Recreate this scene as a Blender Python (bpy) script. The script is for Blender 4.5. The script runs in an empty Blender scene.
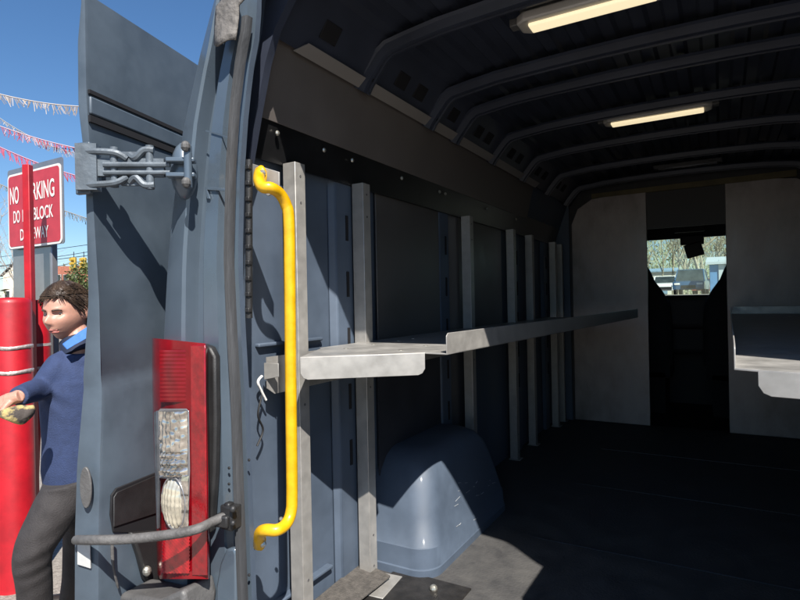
import bpy, bmesh, math, random
from mathutils import Vector, Matrix, noise
R = math.radians
scene = bpy.context.scene
col = scene.collection
random.seed(7)

# ------------------------------------------------------------------ camera
CAM = Vector((0.25, -1.01, 1.56))
YAW, ROLL, FPX = R(30.1), R(1.15), 555.0
FW = Vector((-math.sin(YAW), math.cos(YAW), 0))
RT0 = Vector((math.cos(YAW), math.sin(YAW), 0))
UP0 = Vector((0, 0, 1))
RT = RT0 * math.cos(ROLL) - UP0 * math.sin(ROLL)
UP = UP0 * math.cos(ROLL) + RT0 * math.sin(ROLL)
cd = bpy.data.cameras.new('camera'); cam = bpy.data.objects.new('camera', cd); col.objects.link(cam)
m = Matrix((RT, UP, -FW)).transposed().to_4x4(); m.translation = CAM
cam.matrix_world = m
cd.sensor_width = 36; cd.lens = FPX / 800 * 36; cd.clip_start = 0.02; cd.clip_end = 2000
scene.camera = cam

# ------------------------------------------------------------------ world, sun, exposure
SUNV = Vector((1.07, -1.0, 1.58)).normalized()          # towards the sun
w = bpy.data.worlds.new('World'); scene.world = w; w.use_nodes = True
nt = w.node_tree; nt.nodes.clear()
sky = nt.nodes.new('ShaderNodeTexSky'); sky.sky_type = 'NISHITA'; sky.sun_disc = False
sky.sun_elevation = math.asin(SUNV.z); sky.sun_rotation = math.atan2(SUNV.x, SUNV.y)
sky.air_density = 1.0; sky.dust_density = 0.3; sky.ozone_density = 5.0; sky.altitude = 200
bg = nt.nodes.new('ShaderNodeBackground'); bg.inputs[1].default_value = 0.055
ow = nt.nodes.new('ShaderNodeOutputWorld')
hs = nt.nodes.new('ShaderNodeHueSaturation'); hs.inputs['Saturation'].default_value = 1.12; hs.inputs['Value'].default_value = 1.3
nt.links.new(sky.outputs[0], hs.inputs['Color']); nt.links.new(hs.outputs[0], bg.inputs[0]); nt.links.new(bg.outputs[0], ow.inputs[0])
sd = bpy.data.lights.new('sun', 'SUN'); sd.energy = 5.0; sd.angle = R(0.5); sd.color = (1, .95, .88)
so = bpy.data.objects.new('sun', sd); col.objects.link(so)
so.rotation_euler = SUNV.to_track_quat('Z', 'Y').to_euler(); so.location = (3, -3, 6)
vs = scene.view_settings; vs.view_transform = 'Standard'; vs.look = 'None'; vs.gamma = 1; vs.exposure = 0.95
vs.use_curve_mapping = False
scene.render.engine = 'CYCLES'
scene.cycles.max_bounces = 8; scene.cycles.diffuse_bounces = 4

# ------------------------------------------------------------------ measuring helper
def ray(px, py):
    return FW + RT * ((px - 400) / FPX) + UP * ((300 - py) / FPX)
def at(px, py, X=None, Y=None, Z=None, d=None):
    r = ray(px, py)
    if X is not None: t = (X - CAM.x) / r.x
    elif Y is not None: t = (Y - CAM.y) / r.y
    elif Z is not None: t = (Z - CAM.z) / r.z
    else: t = d
    return CAM + r * t
def onp(px, py, p, n):
    r = ray(px, py); return CAM + r * ((p - CAM).dot(n) / r.dot(n))

# ------------------------------------------------------------------ materials
def mat(name, color, rough=.5, metal=0, var=0.0, vscale=8, color2=None, bump=0, bscale=40, coat=0,
        emit=None, estr=0, spec=None, stretch=None, detail=6, alpha=None, rvar=0, trans=0, contrast=.15):
    mt = bpy.data.materials.new(name); mt.use_nodes = True
    n = mt.node_tree.nodes; l = mt.node_tree.links
    b = n['Principled BSDF']
    b.inputs['Roughness'].default_value = rough; b.inputs['Metallic'].default_value = metal
    b.inputs['Base Color'].default_value = (*color, 1)
    if coat: b.inputs['Coat Weight'].default_value = coat; b.inputs['Coat Roughness'].default_value = .12
    if spec is not None: b.inputs['Specular IOR Level'].default_value = spec
    if trans: b.inputs['Transmission Weight'].default_value = trans
    if emit: b.inputs['Emission Color'].default_value = (*emit, 1); b.inputs['Emission Strength'].default_value = estr
    tc = n.new('ShaderNodeTexCoord'); src = tc.outputs['Object']
    if stretch:
        mp = n.new('ShaderNodeMapping'); mp.inputs['Scale'].default_value = stretch
        l.new(src, mp.inputs[0]); src = mp.outputs[0]
    if var or color2:
        nz = n.new('ShaderNodeTexNoise'); nz.inputs['Scale'].default_value = vscale; nz.inputs['Detail'].default_value = detail
        nz.inputs['Roughness'].default_value = .62
        l.new(src, nz.inputs['Vector'])
        rp = n.new('ShaderNodeValToRGB'); rp.color_ramp.elements[0].position = .5 - contrast; rp.color_ramp.elements[1].position = .5 + contrast
        c2 = color2 or tuple(min(1, c * (1 + var)) for c in color)
        c1 = color if color2 else tuple(c * (1 - var) for c in color)
        rp.color_ramp.elements[0].color = (*c1, 1); rp.color_ramp.elements[1].color = (*c2, 1)
        l.new(nz.outputs['Fac'], rp.inputs[0]); l.new(rp.outputs[0], b.inputs['Base Color'])
        if rvar:
            mr = n.new('ShaderNodeMapRange'); mr.inputs['From Min'].default_value = .3; mr.inputs['From Max'].default_value = .7
            mr.inputs['To Min'].default_value = max(.05, rough - rvar); mr.inputs['To Max'].default_value = min(1, rough + rvar)
            l.new(nz.outputs['Fac'], mr.inputs[0]); l.new(mr.outputs[0], b.inputs['Roughness'])
    if bump:
        nb = n.new('ShaderNodeTexNoise'); nb.inputs['Scale'].default_value = bscale; nb.inputs['Detail'].default_value = 5
        l.new(src, nb.inputs['Vector'])
        bm_ = n.new('ShaderNodeBump'); bm_.inputs['Strength'].default_value = bump; bm_.inputs['Distance'].default_value = .01
        l.new(nb.outputs['Fac'], bm_.inputs['Height']); l.new(bm_.outputs[0], b.inputs['Normal'])
    return mt

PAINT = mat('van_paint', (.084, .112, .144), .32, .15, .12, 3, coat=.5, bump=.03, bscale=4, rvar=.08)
PAINTD = mat('van_paint_matt', (.062, .083, .107), .5, .05, .16, 6, coat=.1, bump=.04, bscale=5, rvar=.1)  # darker, rougher, less glossy version of the van paint
INNER = mat('inner_paint', (.062, .084, .119), .62, .0, .15, 5, coat=.04, bump=.05, bscale=6, rvar=.1)
ROOFP = mat('shaded_roof_paint', (.030, .036, .055), .45, 0, .18, 4, bump=.05, bscale=5)  # van paint darkened; the deep shade under the roof is in the colour
BLACKP = mat('black_plastic', (.018, .018, .019), .5, 0, .3, 12, bump=.1, bscale=300)
RAILB = mat('black_rail', (.012, .012, .013), .35, .2, .3, 9)
PANEL = mat('grey_panel', (.125, .110, .102), .55, .1, .12, 3, bump=.03, bscale=3, rvar=.1)
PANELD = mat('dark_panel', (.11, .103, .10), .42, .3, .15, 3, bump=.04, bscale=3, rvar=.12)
BULK = mat('bulkhead_steel', (.30, .265, .25), .45, .35, .32, 4.5, bump=.05, bscale=4, rvar=.15, stretch=(1, 1, .5))
GALV = mat('galvanised_steel', (.40, .385, .36), .42, .5, .08, 25, bump=.02, bscale=120, rvar=.14)
GALVS = mat('worn_steel', (.36, .35, .33), .45, .45, .12, 14, bump=.025, bscale=60, rvar=.15)
FLOOR = mat('rubber_floor', (.036, .036, .038), .75, 0, color2=(.078, .075, .071), vscale=9, bump=.3, bscale=120, rvar=.15, contrast=.22)
SEAL = mat('rubber_seal', (.040, .042, .046), .62, 0, .2, 20, bump=.3, bscale=60, stretch=(1, 1, .2))
YEL = mat('yellow_paint', (.62, .34, .004), .36, 0, .14, 22, coat=.3, bump=.06, bscale=60, rvar=.12)
REDL = mat('red_lens', (.19, .002, .006), .18, 0, .40, 5, coat=.25, spec=.3, bump=.04, bscale=20)
REDD = mat('red_lens_dark', (.22, .002, .006), .1, 0, .3, 30, coat=.8, bump=.2, bscale=70)
CLRL = mat('clear_lens', (.62, .57, .50), .10, .85, .5, 30, coat=1)
CHROME = mat('lamp_reflector', (.62, .57, .45), .14, .55, .25, 26, coat=1)
REDP = mat('red_post_paint', (.34, .003, .010), .5, 0, .22, 7, coat=.1, bump=.12, bscale=10)
TAPE = mat('silver_tape', (.55, .45, .42), .3, .5, .3, 40, bump=.5, bscale=60)
SIGNR = mat('sign_red', (.40, .034, .05), .5, 0, .1, 12)
WHITE = mat('sign_white', (.68, .66, .63), .5, 0, .05, 10)
GREYM = mat('grey_aluminium', (.28, .28, .29), .22, .6, .08, 8)
BLK = mat('flat_black', (.008, .008, .009), .6)
BLKH = mat('recess_black', (.004, .004, .006), .8)
RUB = mat('worn_rubber', (.085, .082, .08), .65, .0, .3, 30, bump=.3, bscale=90)
PLASTG = mat('grey_plastic', (.085, .083, .082), .5, 0, .2, 15, bump=.2, bscale=120)
SEATM = mat('seat_fabric', (.012, .012, .014), .85, 0, .2, 60)
LAMPW = mat('lamp_housing', (.42, .40, .37), .4, .1, .06, 12)
LAMPE = mat('lamp_diffuser', (.9, .8, .6), .4, emit=(1, .83, .52), estr=.46)
PAPER = mat('label_paper', (.45, .45, .44), .6, 0, .06, 60)
BOLT = mat('bolt_zinc', (.5, .48, .42), .3, .8, .1, 40)
SWEAT = mat('navy_sweater', (.022, .038, .10), .85, 0, .12, 40, bump=.4, bscale=260)
SHIRT = mat('blue_shirt', (.04, .15, .44), .7, 0, .1, 60)
SHIRTD = mat('navy_undershirt', (.006, .012, .035), .8)
PANTS = mat('grey_trousers', (.027, .024, .025), .8, 0, .14, 30, bump=.35, bscale=200)
SKIN = mat('skin', (.43, .225, .165), .5, 0, .08, 30, bump=.08, bscale=120)
SKIN.node_tree.nodes['Principled BSDF'].inputs['Subsurface Weight'].default_value = .08
LIPM = mat('lips', (.42, .13, .11), .5)
HAIR = mat('brown_hair', (.022, .012, .007), .5, 0, color2=(.06, .037, .023), vscale=24, bump=.5, bscale=110, stretch=(1, 1, .35), contrast=.1)
SHOE = mat('dark_leather', (.02, .015, .012), .4)
EYEW = mat('eye_white', (.5, .47, .44), .25)

# ------------------------------------------------------------------ mesh helpers
class MB:
    def __init__(s): s.v = []; s.f = []
    def add(s, vs_, fs_):
        o = len(s.v); s.v += [tuple(v) for v in vs_]; s.f += [tuple(i + o for i in f) for f in fs_]; return s
    def box(s, c, size, rot=None):
        hx, hy, hz = size[0] / 2, size[1] / 2, size[2] / 2
        pts = [Vector((x, y, z)) for x in (-hx, hx) for y in (-hy, hy) for z in (-hz, hz)]
        if rot is not None:
            if not isinstance(rot, Matrix): rot = Matrix.Rotation(rot, 3, 'Z')
            pts = [rot @ p for p in pts]
        c = Vector(c)
        return s.add([p + c for p in pts], [(0, 1, 3, 2), (4, 6, 7, 5), (0, 4, 5, 1), (2, 3, 7, 6), (0, 2, 6, 4), (1, 5, 7, 3)])
    def slab(s, poly, off):
        """polygon (3-D points, flat) thickened by vector off"""
        off = Vector(off); n = len(poly); a = [Vector(p) for p in poly]; b = [p + off for p in a]
        return s.add(a + b, [tuple(range(n))[::-1], tuple(range(n, 2 * n))] + [(i, (i + 1) % n, n + (i + 1) % n, n + i) for i in range(n)])
    def sweep(s, path, section, closed=True, caps=True, up=None):
        """sweep a 2-D section (a,b) along a path with parallel frames"""
        path = [Vector(p) for p in path]; k = len(section); prev = None
        for i, p in enumerate(path):
            t = (path[min(i + 1, len(path) - 1)] - path[max(i - 1, 0)]).normalized()
            if up is not None: a = Vector(up).cross(t).normalized() if not callable(up) else up(i)
            else:
                if prev is None: a = t.orthogonal().normalized()
                else: a = (prev - t * prev.dot(t)).normalized()
            prev = a; b = t.cross(a)
            sec = section(i) if callable(section) else section
            s.v += [tuple(p + a * q[0] + b * q[1]) for q in sec]
        o = len(s.v) - len(path) * k
        for i in range(len(path) - 1):
            for j in range(k if closed else k - 1):
                j2 = (j + 1) % k
                s.f.append((o + i * k + j, o + i * k + j2, o + (i + 1) * k + j2, o + (i + 1) * k + j))
        if caps and closed:
            s.f.append(tuple(o + j for j in range(k))[::-1]); s.f.append(tuple(o + (len(path) - 1) * k + j for j in range(k)))
        return s
    def tube(s, path, r, n=12):
        path = [Vector(p) for p in path]; prev = None; o = len(s.v)
        for i, p in enumerate(path):
            t = (path[min(i + 1, len(path) - 1)] - path[max(i - 1, 0)]).normalized()
            a = t.orthogonal().normalized() if prev is None else (prev - t * prev.dot(t)).normalized()
            prev = a; b = t.cross(a); rr = r[i] if isinstance(r, (list, tuple)) else r
            for j in range(n):
                q = 2 * math.pi * j / n; s.v.append(tuple(p + (a * math.cos(q) + b * math.sin(q)) * rr))
        for i in range(len(path) - 1):
            for j in range(n):
                s.f.append((o + i * n + j, o + i * n + (j + 1) % n, o + (i + 1) * n + (j + 1) % n, o + (i + 1) * n + j))
        s.f.append(tuple(o + j for j in range(n))[::-1]); s.f.append(tuple(o + (len(path) - 1) * n + j for j in range(n)))
        return s
    def grid(s, rows):
        o = len(s.v); n = len(rows[0])
        for r_ in rows: s.v += [tuple(p) for p in r_]
        for i in range(len(rows) - 1):
            for j in range(n - 1):
                s.f.append((o + i * n + j, o + i * n + j + 1, o + (i + 1) * n + j + 1, o + (i + 1) * n + j))
        return s
    def ball(s, c, rad, n=16, mtx=None):
        if not isinstance(rad, (list, tuple, Vector)): rad = (rad,) * 3
        c = Vector(c); o = len(s.v); m_ = n // 2
        for i in range(m_ + 1):
            th = math.pi * i / m_
            for j in range(n):
                ph = 2 * math.pi * j / n
                p = Vector((rad[0] * math.sin(th) * math.cos(ph), rad[1] * math.sin(th) * math.sin(ph), rad[2] * math.cos(th)))
                if mtx is not None: p = mtx @ p
                s.v.append(tuple(c + p))
        for i in range(m_):
            for j in range(n):
                s.f.append((o + i * n + j, o + (i + 1) * n + j, o + (i + 1) * n + (j + 1) % n, o + i * n + (j + 1) % n))
        return s
    def build(s, name, material, parent=None, smooth=None, bevel=0, seg=2, solid=0):
        me = bpy.data.meshes.new(name); me.from_pydata(s.v, [], s.f)
        me.materials.append(material)
        b = bmesh.new(); b.from_mesh(me); bmesh.ops.remove_doubles(b, verts=b.verts, dist=1e-6)
        bmesh.ops.recalc_face_normals(b, faces=b.faces); b.to_mesh(me); b.free()
        o = bpy.data.objects.new(name, me); col.objects.link(o)
        if parent: adopt(o, parent)
        if solid:
            md = o.modifiers.new('solid', 'SOLIDIFY'); md.thickness = solid; md.offset = 0
        if bevel:
            md = o.modifiers.new('bevel', 'BEVEL'); md.width = bevel; md.segments = seg; md.limit_method = 'ANGLE'; md.angle_limit = R(40)
            smooth = smooth or 40
        if smooth:
            me.shade_smooth(); me.set_sharp_from_angle(angle=R(smooth))
        return o

def build_each(mb, name, material, parent=None, **kw):
    par = list(range(len(mb.v)))
    def find(i):
        while par[i] != i: par[i] = par[par[i]]; i = par[i]
        return i
    for f in mb.f:
        for q in f[1:]: par[find(q)] = find(f[0])
    comp = {}
    for f in mb.f: comp.setdefault(find(f[0]), []).append(f)
    out = []
    for fs_ in comp.values():
        ids = sorted({q for f in fs_ for q in f}); mp = {q: i for i, q in enumerate(ids)}
        n_ = MB(); n_.v = [mb.v[q] for q in ids]; n_.f = [tuple(mp[q] for q in f) for f in fs_]
        out.append(n_.build(name, material, parent, **kw))
    return out

def adopt(o, parent):
    o.parent = parent
    if parent.type == 'EMPTY': o.matrix_parent_inverse = Matrix.Translation(-parent.location)
def thing(name, label, cat, loc=(0, 0, 0), group=None):
    o = bpy.data.objects.new(name, None); col.objects.link(o); o.location = loc
    o['label'] = label; o['category'] = cat
    if group: o['group'] = group
    return o
def tag(o, label=None, cat=None, group=None, kind=None):
    if label: o['label'] = label
    if cat: o['category'] = cat
    if group: o['group'] = group
    if kind: o['kind'] = kind
    return o
def lerp(a, b, t): return a + (b - a) * t
def interp(tab, x):
    tab = sorted(tab)
    if x <= tab[0][0]: return tab[0][1]
    for (x0, y0), (x1, y1) in zip(tab, tab[1:]):
        if x <= x1: return lerp(y0, y1, (x - x0) / (x1 - x0))
    return tab[-1][1]
def smooth_path(pts, n=6):
    pts = [Vector(p) for p in pts]; out = []
    P = [pts[0]] + pts + [pts[-1]]
    for i in range(1, len(P) - 2):
        for k in range(n):
            t = k / n; a, b, c, d = P[i - 1], P[i], P[i + 1], P[i + 2]
            out.append(.5 * ((2 * b) + (c - a) * t + (2 * a - 5 * b + 4 * c - d) * t * t + (3 * b - a - 3 * c + d) * t ** 3))
    out.append(pts[-1]); return out

# =================================================================== GROUND
def gz(x, y):
    t = min(1, max(0, (y - 12) / 26)); t = t * t * (3 - 2 * t)
    u = min(1, max(0, (x + 14) / 6))
    return 1.55 * t * u
asph = mat('asphalt_gravel', (.17, .15, .13), .9, 0, color2=(.30, .27, .235), vscale=38, bump=.8, bscale=150, detail=10, contrast=.12)
g = MB(); xs = [-600, -200, -80, -40, -25, -14, -12, -10, -8, -6, -4, -2, 0, 2, 4, 6, 8, 12, 20, 40, 80, 200, 600]
ys = [-400, -60, -20, -5, 0, 4, 8, 12, 14, 17, 20, 23, 26, 29, 32, 35, 38, 45, 60, 90, 160, 400, 800]
g.grid([[Vector((x, y, gz(x, y))) for x in xs] for y in ys])
tag(g.build('ground', asph, smooth=60), kind='structure')

# =================================================================== VAN
van = thing('cargo_van', 'grey blue cargo van seen from its open rear doorway, empty inside with bare metal walls', 'van', (0, 1.8, 0))
FZ = 0.56            # load floor
YB = 3.57            # bulkhead
# outline of the rear pillar, measured on the rear plane
XO = [(at(px, py, Y=-.02).z, at(px, py, Y=-.02).x) for px, py in [(222, -60), (205, 0), (192, 50), (174, 130), (165, 200), (159, 260), (155, 337), (152, 450), (151, 600), (152, 700)]]
XS = [(at(px, py, Y=0).z, at(px, py, Y=0).x) for px, py in [(252, 30), (246, 60), (240, 110), (236, 170), (234, 260), (237, 330), (241, 400), (244, 500), (248, 600), (250, 700)]]
XS = [(2.60, -.66), (2.44, -.71), (2.36, -.735)] + XS
XO = [(2.55, -.70)] + XO
def xo(z): return interp(XO, z)
def xs_(z): return interp(XS, z)

def pillar(sign=1):
    mb = MB(); rows = []
    zs = [.30 + i * (2.60 - .30) / 36 for i in range(37)]
    for z in zs:
        a, b = xo(z), xs_(z); wdt = b - a
        pts = [(a - .0, .9), (a - .0, .25), (a + .0, .05), (a + .008, .012), (a + .03, -.014), (a + .07, -.028), (a + wdt * .42, -.033), (a + wdt * .455, -.028),
               (a + wdt * .468, .010), (a + wdt * .60, .014), (a + wdt * .625, -.012), (a + wdt * .66, -.019), (a + wdt * .84, -.019), (a + wdt * .865, .004),
               (b + .010, .004)]
        rows.append([Vector((x * sign if sign == 1 else -x, y, z)) for x, y in pts])
    mb.grid(rows)
    return mb
def jamb(sign):
    rows = []
    for i in range(37):
        z = .30 + i * (2.60 - .30) / 36; b = xs_(z); xw_ = interp([(.3, -.93), (1.95, -.93), (2.12, -.885), (2.30, -.82), (2.6, -.76)], z)
        rows.append([Vector((x * sign, y, z)) for x, y in [(b + .010, .004), (b + .008, .022), (b - .012, .03), (lerp(b, xw_, .6), .075), (xw_, .14)]])
    return MB().grid(rows)
jamb(1).build('inner_jamb', INNER, van, smooth=40)
jamb(-1).build('inner_jamb', INNER, van, smooth=40)
pillar().build('rear_pillar', PAINT, van, smooth=26)
MB().slab([at(206, 187, Y=-.021), at(231, 189, Y=-.021), at(231, 191.5, Y=-.021), at(208, 190, Y=-.021), at(211, 199, Y=-.021), at(208, 199, Y=-.021)], (0, -.004, 0)).build('pillar_ledge', PAINT, van, bevel=.001)
MB().slab([at(206, 130, Y=-.0205), at(233, 138, Y=-.0205), at(233, 139.5, Y=-.0205), at(206, 131.5, Y=-.0205)], (0, -.0015, 0)).build('pillar_seam', PAINTD, van)
pillar(-1).build('rear_pillar', PAINT, van, smooth=38)
# rear bumper / sill under the floor
MB().box((0, -.045, .44), (1.96, .12, .17)).build('rear_bumper', BLACKP, van, bevel=.02)
MB().box((0, .03, FZ - .02), (1.5, .06, .03)).build('door_sill', GALV, van, bevel=.004)
# load floor
fl = MB(); fl.box((0, 1.85, FZ - .03), (1.88, 3.6, .06)); fl.build('load_floor', FLOOR, van)
for yy in (1.26, 2.02, 2.78):
    MB().box((.1, yy, FZ + .002), (1.1, .006, .003)).build('floor_seam', mat('seam', (.04, .045, .055), .4, .2), van)
# outer side walls
def side(sign):
    mb = MB(); rows = []
    for z, x in [(.3, -1.03), (.5, -1.03), (1.35, -1.03), (1.5, -1.02), (1.9, -.985), (2.2, -.93), (2.4, -.86), (2.52, -.80), (2.64, -.72)]:
        rows.append([Vector((x * sign, y, z)) for y in (.9, 2.2, 3.8, 5.2)])
    return mb.grid(rows)
side(1).build('outer_side_panel', PAINT, van, smooth=50)
side(-1).build('outer_side_panel', PAINT, van, smooth=50)
# roof skin (outer + inner corrugated skin)
rf = MB(); rf.grid([[Vector((x, y, 2.72 - .10 * (x / .75) ** 2 )) for x in (-.74, -.6, -.3, 0, .3, .6, .74)] for y in (.0, 1.8, 3.6, 4.3)])
rf.build('roof', PAINT, van, smooth=50)
for yy in (.12,):
    pass
rows = []
xsr = []
x = -.70
step = .70 * 2 / 14
for i in range(14):
    x0 = -.70 + i * step
    xsr += [(x0 + .006, 0), (x0 + step * .5 - .006, 0), (x0 + step * .5 + .006, .014), (x0 + step - .006, .014)]
def zc(x): return 2.475 - .05 * (abs(x) / .72) ** 3
prof = [(-.80, 2.29), (-.775, 2.33), (-.73, 2.385)] + [(x, zc(x) + dz) for x, dz in xsr] + [(.73, 2.385), (.775, 2.33), (.80, 2.29)]
for y in (.12, .7, 1.4, 2.1, 2.8, YB + .02): rows.append([Vector((x, y, z)) for x, z in prof])
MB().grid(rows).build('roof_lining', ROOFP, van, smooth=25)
# header above the doorway
MB().slab([(-.8, 0, 2.70), (-.745, 0, 2.36), (-.70, 0, 2.41), (-.6, 0, 2.44), (0, 0, 2.45), (.6, 0, 2.44), (.70, 0, 2.41), (.745, 0, 2.36), (.8, 0, 2.70)], (0, .06, 0)).build('door_header', PAINT, van)
hd = MB()
hd.sweep([(-.915, .11, 1.95), (-.875, .11, 2.10), (-.84, .11, 2.22), (-.80, .11, 2.31), (-.74, .11, 2.385), (-.66, .11, 2.46), (-.4, .11, 2.50), (0, .11, 2.51), (.4, .11, 2.50), (.66, .11, 2.46), (.74, .11, 2.385), (.8, .11, 2.31), (.86, .11, 2.1)],
         [(-.05, -.012), (-.04, .012), (-.01, .014), (0, .002), (.012, .014), (.05, .012), (.05, -.012)], up=(0, 1, 0))
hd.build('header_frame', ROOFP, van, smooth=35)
# roof bows
for yb, wd in ((.58, .05), (1.07, .055), (1.33, .045), (1.80, .05), (2.32, .05), (2.88, .05), (3.42, .06)):
    b = MB(); pth = [(-.80, yb, 2.275), (-.785, yb, 2.30), (-.72, yb, 2.375), (-.69, yb, 2.395), (-.62, yb, 2.405)]
    pth += [(x / 10, yb, 2.430 - .018 * (abs(x) / 6.2) ** 2) for x in range(-5, 6)] + [(-p[0], p[1], p[2]) for p in pth[::-1]]
    h = wd / 2
    b.sweep(pth, [(-h - .012, .016), (-h, .010), (-h + .004, -.016), (-h * .35, -.018), (-h * .3, -.012), (h * .3, -.012), (h * .35, -.018), (h - .004, -.016), (h, .010), (h + .012, .016), (0, .02)], up=(0, 0, 1)) if False else None
    sec = [(-h - .012, .016), (-h, .010), (-h + .004, -.016), (-h * .35, -.018), (-h * .3, -.012), (h * .3, -.012), (h * .35, -.018), (h - .004, -.016), (h, .010), (h + .012, .016)]
    o = 0; k = len(sec)
    for i, p in enumerate(pth):
        t = (Vector(pth[min(i + 1, len(pth) - 1)]) - Vector(pth[max(i - 1, 0)])).normalized()
        nrm = Vector((-t.z, 0, t.x))
        b.v += [tuple(Vector(p) + Vector((0, q[0], 0)) + nrm * q[1]) for q in sec]
    for i in range(len(pth) - 1):
        for j in range(k):
            b.f.append((i * k + j, i * k + (j + 1) % k, (i + 1) * k + (j + 1) % k, (i + 1) * k + j))
    b.f.append(tuple(range(k))); b.f.append(tuple(range((len(pth) - 1) * k, len(pth) * k)))
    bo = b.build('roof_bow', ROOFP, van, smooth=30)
    # slots along the bow
    sl = MB()
    for xx in [-.74] + [q / 100 for q in range(-60, 70, 15)]:
        if xx == -.74: sl.box((xx - .012, yb, 2.325), (.004, .018, .05), Matrix.Rotation(R(35), 3, 'Y'))
        else: sl.box((xx, yb + h + .014, zc(xx) - .012), (.07, .012, .016))
    build_each(sl, 'slot', BLKH, bo)
# cove between the side panel and the roof, with the shade of access holes put in as black plates
for sgn in (-1, 1):
    hl = MB()
    for yy in (.33, .76, .90, 1.21, 1.50, 1.63, 1.98, 2.12, 2.5, 2.65, 3.0, 3.15):
        c = Vector((sgn * .747, yy, 2.362)); rt = Matrix.Rotation(R(45) * -sgn, 3, 'Y')
        hl.box(c, (.006, .075, .055), Matrix.Rotation(R(35) * -sgn, 3, 'Y'))
    build_each(hl, 'hole_shade_plate', BLKH, van, bevel=.002)
# inner side walls
for sgn in (-1, 1):
    mb = MB(); rows = []
    for z, xx in [(FZ - .02, -.93), (1.2, -.935), (1.95, -.93), (2.05, -.91), (2.12, -.885), (2.30, -.82)]:
        rows.append([Vector((-sgn * xx if sgn == 1 else xx, y, z)) for y in (.14, 1, 2, YB)])
    mb.grid(rows).build('inner_wall', INNER, van, smooth=50)
    # wall ribs / pressings
    if sgn == -1:
        for yy, ww in ((.60, .10), (1.42, .10), (2.5, .12), (3.2, .1)):
            b = MB()
            b.slab([(-.93, yy - ww / 2 - .02, FZ), (-.905, yy - ww / 2, FZ), (-.905, yy + ww / 2, FZ), (-.93, yy + ww / 2 + .02, FZ)], (0, 0, 1.99 - FZ))
            p = b.build('wall_post', INNER, van, bevel=.006)
            s_ = MB()
            for k in range(5): s_.box((-.904, yy + .012, 1.02 + k * .2), (.004, .014, .09))
            build_each(s_, 'slot', BLKH, p)
        # horizontal pressing seen near the doorway
        MB().box((-.926, .33, 1.435), (.02, .30, .012)).build('wall_pressing', INNER, van, bevel=.004)
        MB().box((-.922, .33, .66), (.03, .34, .012)).build('wall_pressing', INNER, van, bevel=.004)
# black rail and upper panels (left, right)
for sgn in (-1, 1):
    MB().slab([(sgn * .905, .13, 1.975), (sgn * .895, .13, 1.975), (sgn * .865, .13, 2.10), (sgn * .875, .13, 2.10)], (0, 3.3, 0)).build('wall_rail', RAILB, van)
    up_ = MB().slab([(sgn * .868, .14, 2.085), (sgn * .868, 2.62, 2.085), (sgn * .812, 2.62, 2.325), (sgn * .812, .225, 2.325), (sgn * .818, .17, 2.30)], (-sgn * .004, 0, -.001)).build('upper_wall_panel', PANEL, van, bevel=.001)
    MB().slab([(sgn * .806, .225, 2.285), (sgn * .806, 2.62, 2.285), (sgn * .776, 2.62, 2.312), (sgn * .776, .26, 2.312)], (-sgn * .003, 0, -.002)).build('panel_flange', mat('panel_edge', (.26, .24, .225), .5, .2), up_)
    bl = MB()
    for yy in (.22, .44, .60, .95, 1.3, 1.36, 1.9, 2.4): bl.ball((sgn * .866, yy, 2.055), (.006, .008, .008), 10)
    build_each(bl, 'bolt', BOLT, van)
# grey wall panels between the uprights
MB().box((-.912, 1.235, 1.68), (.006, .84, .60)).build('wall_panel', PANELD, van, bevel=.002)
MB().box((-.912, 1.98, 1.68), (.006, .50, .60)).build('wall_panel', PANELD, van, bevel=.002)
MB().box((.912, 1.8, 1.6), (.006, 3.3, .75)).build('wall_panel', PANELD, van, bevel=.002)
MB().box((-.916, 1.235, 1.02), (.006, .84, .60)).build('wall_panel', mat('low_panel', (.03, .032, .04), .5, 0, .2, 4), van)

# wheel arches
def arch(sgn):
    mb = MB(); n = 40
    lv = [(0, 0.0, 0), (.028, .0, 0), (.031, .006, 0), (.10, .012, 0), (.104, .018, 0), (.20, .05, .02), (.29, .085, .05), (.345, .115, .09), (.385, .155, .14), (.405, .20, .18), (.412, .24, .2)]
    rows = []
    for h, ins, ix in lv:
        y0, y1, x1 = .725 + ins * .9, 1.56 - ins * .9, .650 + ins * .55
        row = []
        rad = .085
        pts = [(.95, y0)]
        for q in range(9): a = R(90) * q / 8; pts.append((x1 + rad * (1 - math.sin(a)), y0 + rad * 1.0 * (1 - math.cos(a))) )
        for q in range(9): a = R(90) * q / 8; pts.append((x1 + rad * (1 - math.cos(a)), y1 - rad * (1 - math.sin(a))))
        pts.append((.95, y1))
        rows.append([Vector((sgn * px, py, FZ + h)) for px, py in pts])
    mb.grid(rows)
    top = rows[-1]; o = len(mb.v); mb.v += [tuple(p) for p in top]; mb.f.append(tuple(range(o, o + len(top))))
    return mb
arch(-1).build('wheel_arch', INNER, van, smooth=45)
arch(1).build('wheel_arch', INNER, van, smooth=45)
sc_ = MB(); rs = random.Random(8)
for k_ in range(16):
    y_ = rs.uniform(.95, 1.4); z_ = FZ + rs.uniform(.06, .26); ins_ = interp([(0, 0), (.1, .012), (.2, .05), (.29, .085)], z_ - FZ)
    x_ = -(.650 + ins_ * .55) + .0006; a_ = rs.uniform(-.9, .9); l_ = rs.uniform(.01, .05)
    sc_.tube([(x_, y_, z_), (x_ + .0, y_ + l_ * math.cos(a_), z_ + l_ * math.sin(a_) * .3)], .0009, 4)
tag(sc_.build('scuff_marks', mat('scuff', (.32, .34, .36), .7), van), kind='stuff')
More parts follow.
